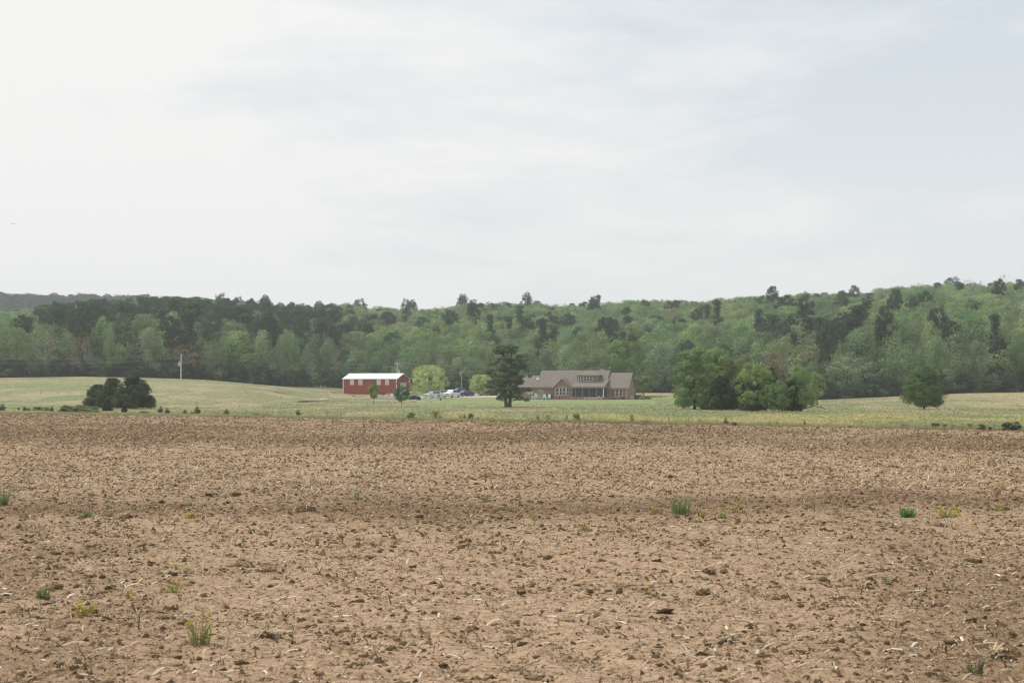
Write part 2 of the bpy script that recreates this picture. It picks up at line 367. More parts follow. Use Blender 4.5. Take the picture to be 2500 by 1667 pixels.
litter('large_stalk_pieces', 1700, 9, 60, 1.0, .10, .30, .012, .028, [(.62, .54, .42), (.55, .46, .34), (.70, .65, .55)], lift=.02, elmax=.25)
litter('brown_stem_litter', 45000, 9, 155, 1.1, .05, .26, .008, .022, PAL_B, wm=lambda x, y: .35 + .65 * dark_mask(x, y), elmax=.9, flat=True)

import bmesh
def ico(sub):
    bm = bmesh.new(); bmesh.ops.create_icosphere(bm, subdivisions=sub, radius=1)
    v = np.array([x.co[:] for x in bm.verts]); f = np.array([[w.index for w in q.verts] for q in bm.faces]); bm.free(); return v, f
def lumps(name, P, rad, sub, pal, flat=.62, rough=.62, zoff=0):
    v, f = ico(sub); n, k = len(P), len(v)
    V = v[None] * (1 + rough * (R.random((n, k, 1)) * 2 - 1))
    sx = rad[:, None] * (0.7 + .9 * R.random((n, 1))); sy = rad[:, None] * (.7 + .6 * R.random((n, 1)))
    a = R.random(n) * 6.28; ca, sa = np.cos(a)[:, None], np.sin(a)[:, None]
    x = V[..., 0] * sx; y = V[..., 1] * sy; z = V[..., 2] * rad[:, None] * flat
    X = x * ca - y * sa + P[:, :1]; Y = x * sa + y * ca + P[:, 1:2]; Z = z + soil_z(P[:, 0], P[:, 1])[:, None] + rad[:, None] * flat * .35 + .01 + zoff
    c = np.array(pal)[R.integers(0, len(pal), n)] * (.75 + .5 * R.random((n, 1)))
    c = np.repeat(c[:, None], k, 1) * (.75 + .5 * R.random((n, k, 1)))
    Fc = (f[None] + (np.arange(n) * k)[:, None, None]).reshape(-1, 3)
    o = np_obj(name, np.stack([X, Y, Z], -1).reshape(-1, 3), Fc, STRAW, col=c.reshape(-1, 3)); tag(o, kind='stuff'); return o
def tufts(P, zf, hmin, hmax, spread, nb, wd, pal, name, zscale=None, material=None):
    """bundles of nb thin triangular blades"""
    n = len(P); h = (hmin + (hmax - hmin) * R.random((n, nb)) ** 1.5)
    if zscale is not None: h = h * zscale[:, None]
    a = R.random((n, nb)) * 6.28; b0 = R.random((n, nb)) * 6.28; s = R.random((n, nb)) * spread
    z = zf(P[:, 0], P[:, 1])[:, None]
    bx = P[:, :1] + np.cos(b0) * s * .5; by = P[:, 1:2] + np.sin(b0) * s * .5
    tx = bx + np.cos(a) * s; ty = by + np.sin(a) * s
    fx, fy = -np.sin(b0) * wd, np.cos(b0) * wd
    V = np.stack([np.stack([bx - fx, by - fy, z - .02 + 0 * bx], -1), np.stack([bx + fx, by + fy, z - .02 + 0 * bx], -1), np.stack([tx, ty, z + h], -1)], 2)
    c = np.array(pal)[R.integers(0, len(pal), (n, nb))] * (.7 + .6 * R.random((n, 1, 1)))
    o = np_obj(name, V.reshape(-1, 3), np.arange(n * nb * 3).reshape(-1, 3), material or VLEAF, col=np.repeat(c.reshape(-1, 3), 3, 0)); tag(o, kind='stuff'); return o

CLOD = [(.13, .09, .05), (.22, .155, .09), (.10, .07, .04), (.30, .22, .135)]
fur_m = lambda x, y: np.sin(((x * .93 + y * .36) / .76 + fbm(x / 7, y / 7, 2, 37) * 3) * 6.283) * .22
clump = lambda x, y: np.clip(.34 - fur_m(x, y) + 1.2 * sstep(.48, .66, fbm(x / .9, y / 1.3, 3, 77)) + .6 * dark_mask(x, y), 0, 1)
P = field_points(13000, 9, 60, 1.0, clump); lumps('soil_clods', P, .010 + .045 * R.random(len(P)) ** 3, 1, CLOD)
P = field_points(200, 9, 50, .9, clump); lumps('large_soil_clods', P, .04 + .05 * R.random(len(P)) ** 2, 2, CLOD)
def chips(name, P, rad, pal):
    n = len(P); v = np.array([(1,0,0),(-.1,.8,0),(-.9,.1,0),(0,-.7,0),(.3,.1,.8),(-.4,0,.7)]); V = v[None] * (1 + .6 * (R.random((n, 6, 1)) * 2 - 1)) + (R.random((n, 6, 3)) - .5) * np.array([.5, .5, .35])
    a = R.random(n) * 6.28; ca, sa = np.cos(a)[:, None], np.sin(a)[:, None]
    x, y, z = V[..., 0] * rad[:, None], V[..., 1] * rad[:, None], V[..., 2] * rad[:, None] * .75
    X = x * ca - y * sa + P[:, :1]; Y = x * sa + y * ca + P[:, 1:2]; Z = z + soil_z(P[:, 0], P[:, 1])[:, None] + .015
    c = np.array(pal)[R.integers(0, len(pal), n)] * (.7 + .6 * R.random((n, 1)))
    f = np.array([(0, 1, 4), (1, 5, 4), (1, 2, 5), (2, 3, 5), (3, 4, 5), (3, 0, 4)]); Fc = (f[None] + (np.arange(n) * 6)[:, None, None]).reshape(-1, 3)
    o = np_obj(name, np.stack([X, Y, Z], -1).reshape(-1, 3), Fc, STRAW, col=np.repeat(c, 6, 0)); tag(o, kind='stuff'); return o
P = field_points(105000, 14, 155, .75, clump); chips('soil_crumbs', P, (.012 + .04 * R.random(len(P)) ** 2) * (1 + P[:, 1] / 80), CLOD)

P = field_points(26000, 9, 52, 1.0, clump); tufts(P, soil_z, .008, .055, .075, 12, .005, [(.16, .11, .06), (.22, .155, .085), (.12, .085, .05), (.19, .16, .085)], 'matted_root_tufts', material=STRAW)
P = field_points(50000, 9, 48, .9, clump); chips('fine_soil_crumbs', P, .008 + .03 * R.random(len(P)) ** 2, CLOD)
P = field_points(30000, 9, 80, 1.0, clump); tufts(P, soil_z, .015, .085, .12, 7, .004, PAL_B + [(.25, .22, .12), (.4, .3, .19)], 'dead_weed_tufts', material=STRAW)
P = field_points(1300, 12, 120, .6, lambda x, y: .12 + .9 * sstep(.52, .66, fbm(x / 3, y / 3, 2, 66))); tufts(P, soil_z, .02, .10, .10, 9, .005, [(.16, .2, .08), (.2, .24, .1), (.5, .42, .06)], 'small_green_weeds')

# meadow grass
def meadow_pts(n, y0, y1, px0, px1, f=None):
    p = px0 + (px1 - px0) * R.random(n); y = y0 + (y1 - y0) * R.random(n) ** 1.3
    x = (p - 1250) / F * y
    ok = (y > edge_y(x) - .1) & (y < np.interp(p, ED_PX, ED_Y) - .5)
    if f is not None: ok &= R.random(n) < f(x, y, p)
    return np.stack([x[ok], y[ok]], 1)
house_clear = lambda x, y, p: 1.0 - .97 * ((p > 1000) & (p < 1600) & (y > 225))
P = meadow_pts(60000, 95, 345, -150, 2650, house_clear)
def coloured_tufts(P, hmin, hmax, spread, nb, wd, name, k=1.0, mixin=None):
    o = tufts(P, terrain, hmin, hmax, spread, nb, wd, [(1, 1, 1)], name)
    c = meadow_col(P[:, 0], P[:, 1]) * (.85 + .45 * R.random((len(P), 1))) * k
    m = (R.random(len(P)) < .09)[:, None]; c = np.where(m, G_TAN * .95, c)
    if mixin is not None:
        m = (R.random(len(P)) < mixin[0])[:, None]; c = np.where(m, np.array(mixin[1])[R.integers(0, len(mixin[1]), len(P))], c)
    a = o.data.color_attributes['col']; cc = np.repeat(c, nb * 3, 0)
    a.data.foreach_set('color', np.concatenate([cc, np.ones((len(cc), 1))], 1).astype(np.float32).ravel()); return o
coloured_tufts(P, .05, .20, .3, 5, .02, 'meadow_grass_tufts')
ex = -70 + 125 * R.random(26000); off = R.exponential(1.5, 26000) - .3 - 1.6 * sstep(.5, .7, fbm(ex / 3, ex * 0, 2, 12))
P = np.stack([ex, edge_y(ex) + off], 1)
coloured_tufts(P, .06, .30, .35, 5, .018, 'rough_field_margin_grass', 1.25, mixin=(.3, [(.36, .28, .2), (.48, .41, .29), (.28, .30, .18), (.22, .26, .15)]))
P = meadow_pts(2600, 95, 135, 800, 2650, lambda x, y, p: sstep(.45, .6, fbm(x / 6, y / 5, 2, 91)) * .9 + .08)
tufts(P, lambda x, y: terrain(x, y) + .15, .02, .10, .10, 4, .03, [(.62, .52, .08), (.5, .45, .1)], 'yellow_meadow_flowers')

# ------------------------------------------------------------------ draped bare ground: gravel drive, dirt
def drape(name, pts, m, lift, holes=None, n=60):
    """irregular patch in photo pixels -> polygon on the terrain, as a fan of rings"""
    c = np.mean(pts, 0); ring = []
    k = len(pts)
    for i in range(n):
        t = i / n * k; a = np.array(pts[int(t) % k]); b = np.array(pts[(int(t) + 1) % k]); ring.append(a + (b - a) * (t - int(t)))
    ring = np.array(ring); ring = ring + (ring - c) * (R.random((n, 1)) - .5) * .10
    V = []; rr = [0.001, .35, .7, 1]
    for s in rr:
        w = c + (ring - c) * s
        for X, Y in w: V.append((X, Y, float(terrain(X, Y)) + lift))
    Fc = []
    for r in range(len(rr) - 1):
        for i in range(n): Fc.append((r*n + i, (r+1)*n + i, (r+1)*n + (i+1) % n, r*n + (i+1) % n))
    o = np_obj(name, np.array(V), np.array(Fc), m); tag(o, kind='structure'); return o
def W(px, Y): return (pxX(px, Y), Y)
GRAVEL = mat('pale_gravel', (0.50, 0.45, 0.39), .95, .15, 1.5, bump=.3)
REDDIRT = mat('red_dirt', (0.36, 0.20, 0.13), .95, .25, .8, col2=(0.42, 0.33, 0.21))
drape('gravel_drive', [W(1012, 337), W(1090, 333), W(1200, 332), W(1345, 330), W(1345, 336), W(1180, 346), W(1160, 356), W(1020, 354)], GRAVEL, .03)
drape('bare_dirt_by_the_barn', [W(795, 350), W(812, 325), W(880, 312), W(960, 300), W(1010, 312), W(1004, 340), W(985, 349), W(840, 352)], REDDIRT, .02)
drape('bare_dirt_strip', [W(960, 262), W(1000, 252), W(1060, 252), W(1092, 258), W(1040, 268), W(985, 270)], REDDIRT, .02)
drape('bare_dirt_on_the_hill', [W(660, 296), W(685, 292), W(706, 296), W(690, 301)], mat('raw_red_soil', (.36, .13, .07), .95, .2, 2), .10)
drape('orange_soil_by_the_drive', [W(1180, 330), W(1260, 328), W(1330, 322), W(1330, 327), W(1190, 334)], mat('orange_soil', (.55, .32, .2), .95, .15, 2), .05)

# ------------------------------------------------------------------ trees
def leaf_cloud(cent, cr, n, size, seed, up=.35, elong=1.0, hemi=0.0, sq=.75, tips=None):
    """n leaf quads on the skins of the clumps cent(k,3) of radius cr(k)"""
    r = np.random.default_rng(seed); k = len(cent); w = cr ** 2; w = w / w.sum()
    i = r.choice(k, n, p=w)
    d = r.normal(size=(n, 3)); d[:, 2] += hemi; d /= np.linalg.norm(d, axis=1, keepdims=True)
    rad = cr[i] * (0.62 + .5 * r.random(n) ** .7)
    P = cent[i] + d * rad[:, None] * np.array([1, 1, sq])
    mid = cent.mean(0); outw = P - mid; outw /= np.linalg.norm(outw, axis=1, keepdims=True) + 1e-6
    nr = d * .65 + outw * .75 + np.array([0, 0, up]) + r.normal(size=(n, 3)) * .33
    nr /= np.linalg.norm(nr, axis=1, keepdims=True)
    t = np.cross(nr, r.normal(size=(n, 3))); t /= np.linalg.norm(t, axis=1, keepdims=True) + 1e-6; b = np.cross(nr, t)
    s = size * (.6 + .8 * r.random(n))[:, None]
    V = np.stack([P - t * s * elong, P - b * s * .55, P + t * s * elong, P + b * s * .55], 1).reshape(-1, 3)
    cv = (.78 + .44 * r.random(k))[i] * (.85 + .3 * r.random(n))
    col = np.repeat(np.stack([cv, cv, cv], 1) * (1 + (r.random((n, 3)) - .5) * .12), 4, 0)
    return V, np.arange(n * 4).reshape(-1, 4), col
def limbs(tr, base_r, h, ends, seed, bend=.04, split=.35, lean=0):
    r = random.Random(seed); top = h
    pts = [(0, 0, -.4)]; x = y = 0
    for k in range(1, 6):
        x += r.uniform(-1, 1) * bend * h / 5 + lean * h / 5; y += r.uniform(-1, 1) * bend * h / 5; pts.append((x, y, top * k / 5))
    tr.tube(pts, [base_r * (1.25 if i == 0 else 1 - .82 * i / 5) for i in range(6)], 6)
    for e in ends:
        z0 = max(.12 * h, min(e[2] * r.uniform(split, split + .35), h * .9)); t = z0 / top * 5; i = int(min(t, 4)); f = t - i
        p0 = Vector(pts[i]).lerp(Vector(pts[i + 1]), f) if i > 0 else Vector((pts[1][0] * t, pts[1][1] * t, z0))
        e = Vector(e); m = p0.lerp(e, .5) + Vector((r.uniform(-.2, .2), r.uniform(-.2, .2), -.06 * h * r.random()))
        rr = base_r * .42 * (1 - .5 * z0 / top)
        tr.tube([p0, m, e], [rr, rr * .6, rr * .2], 4, cap=False)
def env_pts(kind, k, seed, ratio=.5):
    """clump centres for a tree of height 1"""
    r = np.random.default_rng(seed); out = []; cr = []
    while len(out) < k:
        z = r.random(); a = r.random() * 6.283
        if kind == 'broad':     z0, w = .22, ratio * .5 * math.sqrt(max(0, 1 - ((z - .58) / .42) ** 2)) if abs(z - .58) < .42 else 0
        elif kind == 'tall':    z0, w = .30, ratio * .5 * math.sin(math.pi * min(1, max(0, (z - .26) / .74)) ** .8)
        elif kind == 'round':   z0, w = .10, ratio * .5 * (math.sin(math.pi * min(1, max(0, (z - .02) / .98)) ** .62)) ** .8
        elif kind == 'willow':  z0, w = .07, ratio * .5 * math.sqrt(max(0, 1 - ((z - .46) / .52) ** 2)) if z < .97 else 0
        elif kind == 'canopy':  z0, w = .38, ratio * .5 * (math.sqrt(max(0, 1 - ((z - .70) / .30) ** 2)) if z > .38 else 0)
        elif kind == 'cedar':   z0, w = .02, ratio * .5 * ((1 - z) ** .5) * (.80 + .20 * min(1, z * 6))
        elif kind == 'pine':    z0, w = .42, ratio * .5 * (math.sqrt(max(0, 1 - ((z - .74) / .25) ** 2)) if .49 < z < .985 else 0)
        elif kind == 'spire':   z0, w = .25, ratio * .5 * (1.05 - z) ** .8
        elif kind == 'bush':    z0, w = .0, ratio * .5 * math.sqrt(max(0, 1 - (z / 1.02) ** 2))
        if z < z0 or w <= 0: continue
        q = r.random() ** .45
        if r.random() > w / (ratio * .5) + .15: continue
        out.append((math.cos(a) * w * q, math.sin(a) * w * q, z)); cr.append(.5 + r.random())
    return np.array(out), np.array(cr)
def tree_meshes(name, kind, h, ratio, nclump, crad, nleaf, leaf, seed, bark=BARK, trunk_r=None, elong=1.0, up=.35, sq=.75, hemi=.2, lean=0, multi=1, nlimb=9):
    cen, cr = env_pts(kind, nclump, seed, ratio); cen = cen * h; cr = cr * crad
    cen[:, 2] = np.minimum(cen[:, 2], h - cr * sq * 1.0)
    V, Fc, col = leaf_cloud(cen, cr, nleaf, leaf, seed, up, elong, hemi, sq)
    V[:, 2] = np.maximum(V[:, 2], 0.02 * h)
    crown = np_mesh(name + '_crown', V, Fc, LEAF, col=col)
    wid = 2 * np.percentile(np.hypot(V[:, 0], V[:, 1]), 96); hi = V[:, 2].max()
    tr = MB(); rr = trunk_r or h * .016
    idx = np.argsort(-cr)[:nlimb]
    for k in range(multi):
        sub = MB(); limbs(sub, rr * (1 if k == 0 else .75), h * (.88 if kind in ('pine', 'spire', 'tall') else .72), [cen[i] for i in idx[k::multi]], seed + k, lean=lean + (0 if k == 0 else rnd.uniform(-.12, .12)))
        ox, oy = (0, 0) if k == 0 else (rnd.uniform(-1, 1) * h * .05, rnd.uniform(-1, 1) * h * .03)
        tr.add([(x + ox, y + oy, z) for x, y, z in sub.v], sub.f)
    me = bpy.data.meshes.new(name + '_trunk'); me.from_pydata(tr.v, [], tr.f); me.materials.append(bark)
    return crown, me, hi, wid
def place(meshes, name, px, Y, top_py, width_px, tint, label, cat, group=None, base_z=None, tall=None, rz=None, bury=.0):
    crown, trunk, h, w = meshes
    X = pxX(px, Y); z = float(terrain(X, Y)) if base_z is None else base_z
    H = pyZ(top_py, Y) - z if tall is None else tall
    sz = H / h; sx = (width_px * Y / F / w) if width_px else sz
    o = empty(name, (X, Y, z - bury), label, cat, group, rnd.uniform(0, 6.28) if rz is None else rz)
    o.scale = (sx, sx, sz)
    c = link(bpy.data.objects.new('crown', crown), o); c['tint'] = list(tint)
    t = link(bpy.data.objects.new('trunk', trunk), o)
    return o

# prototypes for the wood
FP = {}
for i in range(4): FP['broad%d' % i] = tree_meshes('wood_broadleaf', 'broad' if i % 2 else 'round', 14, .62 if i % 2 else .56, 34 + 6 * i, 1.45, 3200, .23, 100 + i, PALEBARK if i == 2 else BARK, nlimb=8)
for i in range(4, 7): FP['broad%d' % i] = tree_meshes('wood_broadleaf', 'canopy', 14, .66, 26 + 4 * i, 1.15, 2800, .23, 140 + i, nlimb=8)
for i in range(3): FP['pine%d' % i] = tree_meshes('wood_pine', 'pine', 17, .44 + .05 * i, 80 + 8 * i, .80, 3600, .24, 200 + i, elong=1.2, sq=.75, nlimb=9, trunk_r=.2)
FP['full0'] = tree_meshes('wood_dark_pine', 'spire', 16, .40, 52, 1.0, 2800, .26, 231, elong=1.2, sq=.55, trunk_r=.2)
for i in range(2): FP['bud%d' % i] = tree_meshes('wood_budding', 'broad', 13, .55, 60, .75, 1100, .17, 300 + i, PALEBARK, trunk_r=.14, nlimb=30)

TINT = {'pine': (.082, .120, .080), 'dark': (.062, .093, .068), 'green': (.22, .33, .16), 'bright': (.28, .405, .18), 'mid': (.18, .27, .14), 'olive': (.275, .325, .175),
        'pale': (.31, .38, .22), 'tan': (.35, .31, .21), 'rust': (.38, .27, .17), 'yellow': (.32, .38, .16), 'grey': (.22, .29, .18)}
WORD = {'pine': 'dark green', 'dark': 'very dark', 'green': 'fresh green', 'bright': 'bright green', 'mid': 'mid green', 'olive': 'olive green', 'pale': 'pale green', 'tan': 'tan budding', 'rust': 'rust coloured', 'yellow': 'yellow-green', 'grey': 'grey-green'}
def jit(t, a=.14):
    k = 1 + rnd.uniform(-a, a); return tuple(c * k * (1 + rnd.uniform(-a, a) * .4) for c in t)
forest = []      # dicts: px, Y, H, w, kind, tint name
def solve_Y(px, py, H):
    Y0 = float(np.interp(px, ED_PX, ED_Y)) + 2
    ys_ = np.arange(Y0, 690, 2.0); z = terrain(pxX(px, ys_), ys_) + H; q = HZ - (z - EYE) / ys_ * F
    i = np.where(q <= py)[0]
    return float(ys_[i[0]]) if len(i) else 660.0
def ft(px, py, w, kind, tint, H=None, Y=None):
    if Y is None: Y = solve_Y(px, py, H or {'p': 17, 'f': 16, 'b': 14}[kind[0]])
    z = float(terrain(pxX(px, Y), Y)); H = pyZ(py, Y) - z
    forest.append(dict(px=px, Y=Y, H=H, w=max(w * Y / F, H * .28), kind=kind, tint=tint, x=pxX(px, Y), special=True))
# emergent and outstanding pines
for px, py, w in ((540,713,32),(583,722,30),(645,718,32),(613,727,18),(781,733,30),(710,736,34),(880,727,36),(1129,716,30),(1156,729,24),(1286,711,30),(1451,721,16),(1887,697,34),(2085,695,22),(2328,674,46),
                  (994,749,28),(1096,752,40),(1196,767,34),(956,805,54),(1063,793,26),(1208,816,46),(1267,754,22),(1244,771,36),(1339,760,28),(1257,785,32),(1410,795,38),(1471,772,38),(1323,775,28),
                  (1702,752,38),(1853,752,32),(1634,730,16),(1861,786,36),(1907,803,46),(1987,797,36),(1939,811,36),(1603,782,22),(1966,714,30),(2057,708,25),(2099,749,44),(2160,746,42),(2257,709,50),(2292,744,56),
                  (2431,765,28),(2019,779,44),(2053,781,42),(2185,704,24),(2225,717,32),(2439,679,20),(2487,680,28),(1752,730,22),(990,727,20),(1008,730,22),(1725,742,24),
                  (140,733,46),(200,731,60),(232,733,40),(300,735,44),(345,722,40),(376,724,34),(398,722,34),(432,722,46),(488,728,44),(350,783,50),(235,780,60),(150,775,60),(180,760,50),(300,775,50),(420,770,60),(460,760,60),(520,760,50),(560,750,50),(610,742,50),(600,780,50),
                  (660,760,50),(690,770,46),(735,765,44),(760,790,34),(830,790,44),(860,770,46),(900,790,40),(230,830,46),(335,800,44),(500,800,60),(380,820,46),(550,800,46),(700,800,40),(915,765,36),(820,752,34)):
    if px < 760 and py >= 775 and rnd.random() < .6: continue
    ft(px, py, w * 1.0, 'pine%d' % rnd.randrange(3) if rnd.random() < .7 or py < 730 else 'full0', 'pine' if rnd.random() < .6 else 'dark', H=rnd.uniform(15, 19) if py < 780 else rnd.uniform(12, 15))
ft(1462, 719, 12, 'full0', 'dark', H=15); ft(2450, 668, 26, 'bud0', 'olive', H=15); ft(2240, 690, 40, 'bud1', 'tan', H=14); ft(2360, 680, 36, 'bud0', 'tan', H=14); ft(2395, 684, 24, 'bud1', 'olive', H=14)
for px, py, w, t in ((1147,816,68,'bright'),(1385,839,64,'pale'),(586,806,74,'bright'),(721,816,48,'green'),(698,800,34,'pale'),(793,800,86,'olive'),(841,811,42,'tan'),(877,839,54,'green'),(767,760,38,'green'),(522,811,58,'olive'),
                     (645,803,42,'pale'),(398,793,62,'bright'),(301,813,36,'bright'),(196,798,52,'tan'),(168,816,48,'green'),(273,795,38,'green'),(255,770,52,'pale'),(20,765,60,'green'),(71,752,56,'pale'),(40,800,60,'mid'),
                     (2070,856,80,'pale'),(2040,885,70,'grey'),(2110,880,66,'grey'),(2222,835,80,'mid'),(2380,827,56,'grey'),(2284,821,64,'mid'),(2436,837,76,'olive'),(2498,835,64,'mid'),(2228,770,64,'mid'),(2276,781,58,'olive'),
                     (2142,776,44,'green'),(1000,812,60,'pale'),(1040,830,50,'green'),(1090,840,50,'olive'),(1290,840,60,'grey'),(1330,850,50,'mid'),(1450,860,60,'mid'),(1590,850,60,'grey'),(1640,860,50,'mid'),(930,850,50,'mid'),
                     (1120,870,50,'pale'),(500,870,60,'mid'),(620,860,56,'olive'),(660,850,50,'green'),(750,850,56,'grey'),(830,880,50,'mid'),(720,880,50,'mid'),(1750,800,56,'olive'),(1700,790,50,'green'),(1660,810,56,'olive'),(1800,790,50,'bright'),(2330,850,60,'grey'),(1985,880,50,'mid'),(2480,800,50,'mid')):
    ft(px, py, w * 1.1, 'broad%d' % rnd.randrange(7), t, H=rnd.uniform(12.5, 15))
for px, py, w, t in ((474,826,62,'rust'),(110,800,72,'tan'),(445,840,50,'tan'),(2177,787,42,'tan'),(1236,800,40,'tan'),(818,870,34,'rust')):
    ft(px, py, w, 'bud%d' % rnd.randrange(2), t, H=14)
# fill
sx = np.array([f['x'] for f in forest]); sy = np.array([f['Y'] for f in forest])
for Y in np.arange(288, 690, 6.7):
    half = Y * .44
    for x in np.arange(-half, half, 6.7):
        X = x + rnd.uniform(-2.4, 2.4); y = Y + rnd.uniform(-2.4, 2.4); px = 1250 + F * X / y
        e = float(np.interp(px, ED_PX, ED_Y))
        if y < e + 1.5: continue
        if len(sx) and np.min((sx - X) ** 2 + (sy - y) ** 2) < 11: continue
        d = y - e; frac = d / (660 - e)
        u = rnd.random(); left = 90 < px < 930
        pp = (.46 if d > 25 else .10) if left else .04
        if left and 560 < px and d > 60: pp = .32
        if 1840 < px < 2080 and 20 < d < 90: pp = .20
        if d < 8: pp = .35
        if u < pp:
            kind = 'pine%d' % rnd.randrange(3) if rnd.random() < .7 else 'full0'; t = 'pine' if rnd.random() < .6 else 'dark'; H = rnd.uniform(13, 17)
            if d < 12: H = rnd.uniform(7, 13)
        elif rnd.random() < .10 + .10 * (frac > .8) : kind = 'bud%d' % rnd.randrange(2); t = rnd.choice(['tan', 'olive', 'pale']); H = rnd.uniform(11, 14)
        else:
            kind = 'broad%d' % (rnd.randrange(4, 7) if d > 22 else rnd.randrange(4)); H = rnd.uniform(10.5, 14.5)
            t = rnd.choice(['green', 'green', 'bright', 'olive', 'pale', 'mid', 'mid', 'yellow', 'grey']) if d > 25 else rnd.choice(['mid', 'mid', 'grey', 'green', 'olive', 'pale'])
            if d < 10: H = rnd.uniform(7, 12)
        z = float(terrain(X, y)); top = HZ - (z + H - EYE) / y * F; lim = float(np.interp(px, SKY_PX, SKY_PY)) + rnd.uniform(-5, 8)
        if top < lim: H = pyZ(lim, y) - z
        if H < 5: continue
        forest.append(dict(px=px, Y=y, H=H, w=H * rnd.uniform(.48, .70) if kind[0] == 'b' else H * rnd.uniform(.36, .50), kind=kind, tint=t, x=X, special=False))
# choose the individuals: the specials, then the nearest in frame
LAND = [(-50, 'wood at far left'), (130, 'wood left of the cedars'), (290, 'wood above the cedars'), (442, 'wood around pale pole'), (620, 'wood above grassy slope'), (790, 'wood left of barn'), (905, 'wood above barn'), (1045, 'wood above willow'), (1170, 'wood above lone pine'), (1300, 'wood above house bay'), (1440, 'wood above house dormer'), (1580, 'wood right of house'), (1760, 'wood above near clump'), (1960, 'wood right of clump'), (2120, 'wood left of round tree'), (2260, 'wood behind round tree'), (2420, 'wood at far right')]
order = sorted(range(len(forest)), key=lambda i: (not forest[i]['special'], forest[i]['Y']))
chosen, rest = [], []
cnt = {'p': 0, 'b': 0}
for i in order:
    f = forest[i]; k = 'p' if f['kind'][0] in 'pf' else 'b'
    if -40 < f['px'] < 2540 and cnt[k] < (150 if k == 'p' else 190): chosen.append(f); cnt[k] += 1
    else: rest.append(f)
buckets = {}
for f in chosen:
    land = min(LAND, key=lambda a: abs(a[0] - f['px']))[1]
    d = f['Y'] - float(np.interp(f['px'], ED_PX, ED_Y)); zone = 'front row of' if d < 14 else 'lower slope of' if d < 70 else 'middle slope of' if d < 190 else 'skyline of'
    sp = 'pine' if f['kind'][0] == 'p' else 'pointed pine' if f['kind'][0] == 'f' else 'thinly leaved tree' if f['kind'][:3] == 'bud' else 'broadleaf tree'
    buckets.setdefault((WORD[f['tint']], sp, zone, land), []).append(f)
ORD = ['leftmost', 'second', 'third', 'fourth', 'fifth', 'sixth', 'seventh', 'eighth', 'ninth', 'tenth', 'eleventh', 'twelfth']
for (w, sp, zone, land), fs in buckets.items():
    fs.sort(key=lambda f: f['px'])
    for i, f in enumerate(fs):
        base = '%s %s in %s %s' % (w, sp, zone, land)
        lab = base if len(fs) == 1 else (('leftmost ' + base) if i == 0 else ('rightmost ' + base) if i == len(fs) - 1 else ('%s from left, ' % ORD[min(i, 11)] + base))
        nm = {'pine': 'pine_tree', 'pointed pine': 'pine_tree'}.get(sp, 'broadleaf_tree')
        ms = FP[f['kind']]
        o = place(ms, nm, f['px'], f['Y'], 0, 0, jit(TINT[f['tint']]), lab, 'tree', 'pines of the wooded hillside' if nm == 'pine_tree' else 'broadleaf trees of the wooded hillside', tall=f['H'])
        o.scale[0] = o.scale[1] = f['w'] / ms[3]
# the rest of the wood: one object, instanced with geometry nodes from the crowns above
def gn_scatter(name, P, S, rot, idx, tint, objs):
    me = bpy.data.meshes.new(name); n = len(P); me.vertices.add(n); me.vertices.foreach_set('co', P.astype(np.float32).ravel())
    for nm, ty, arr in (('scl', 'FLOAT_VECTOR', S), ('tint', 'FLOAT_VECTOR', tint)):
        a = me.attributes.new(nm, ty, 'POINT'); a.data.foreach_set('vector', arr.astype(np.float32).ravel())
    a = me.attributes.new('rot', 'FLOAT', 'POINT'); a.data.foreach_set('value', rot.astype(np.float32))
    a = me.attributes.new('idx', 'INT', 'POINT'); a.data.foreach_set('value', idx.astype(np.int32))
    o = link(bpy.data.objects.new(name, me)); g = bpy.data.node_groups.new(name, 'GeometryNodeTree')
    g.interface.new_socket('Geometry', in_out='INPUT', socket_type='NodeSocketGeometry'); g.interface.new_socket('Geometry', in_out='OUTPUT', socket_type='NodeSocketGeometry')
    gi, go = g.nodes.new('NodeGroupInput'), g.nodes.new('NodeGroupOutput'); jn = g.nodes.new('GeometryNodeJoinGeometry'); L = g.links.new
    def attr(nm, ty):
        a = g.nodes.new('GeometryNodeInputNamedAttribute'); a.data_type = ty; a.inputs[0].default_value = nm; return [q for q in a.outputs if q.enabled and q.name == 'Attribute'][0]
    s, ix, rt = attr('scl', 'FLOAT_VECTOR'), attr('idx', 'INT'), attr('rot', 'FLOAT')
    cx = g.nodes.new('ShaderNodeCombineXYZ'); L(rt, cx.inputs[2])
    for k, ob in enumerate(objs):
        oi = g.nodes.new('GeometryNodeObjectInfo'); oi.transform_space = 'ORIGINAL'; oi.inputs[0].default_value = ob; oi.inputs['As Instance'].default_value = True
        cp = g.nodes.new('FunctionNodeCompare'); cp.data_type = 'INT'; cp.operation = 'EQUAL'; L(ix, cp.inputs[2]); cp.inputs[3].default_value = k
        ip = g.nodes.new('GeometryNodeInstanceOnPoints'); L(gi.outputs[0], ip.inputs['Points']); L(cp.outputs[0], ip.inputs['Selection']); L(oi.outputs['Geometry'], ip.inputs['Instance'])
        L(cx.outputs[0], ip.inputs['Rotation']); L(s, ip.inputs['Scale']); L(ip.outputs[0], jn.inputs[0])
    L(jn.outputs[0], go.inputs[0]); m = o.modifiers.new('scatter', 'NODES'); m.node_group = g
    return tag(o, kind='stuff')
kinds = list(FP)
src = {}
for ob in C.objects:
    if ob.type == 'MESH' and ob.name.startswith('crown'):
        for k in kinds:
            if ob.data == FP[k][0]: src.setdefault(k, ob)
rest = [f for f in rest if f['kind'] in src]
kk = list(src)
P = np.array([(f['x'], f['Y'], float(terrain(f['x'], f['Y']))) for f in rest])
S = np.array([(f['w'] / FP[f['kind']][3],) * 2 + (f['H'] / FP[f['kind']][2],) for f in rest])
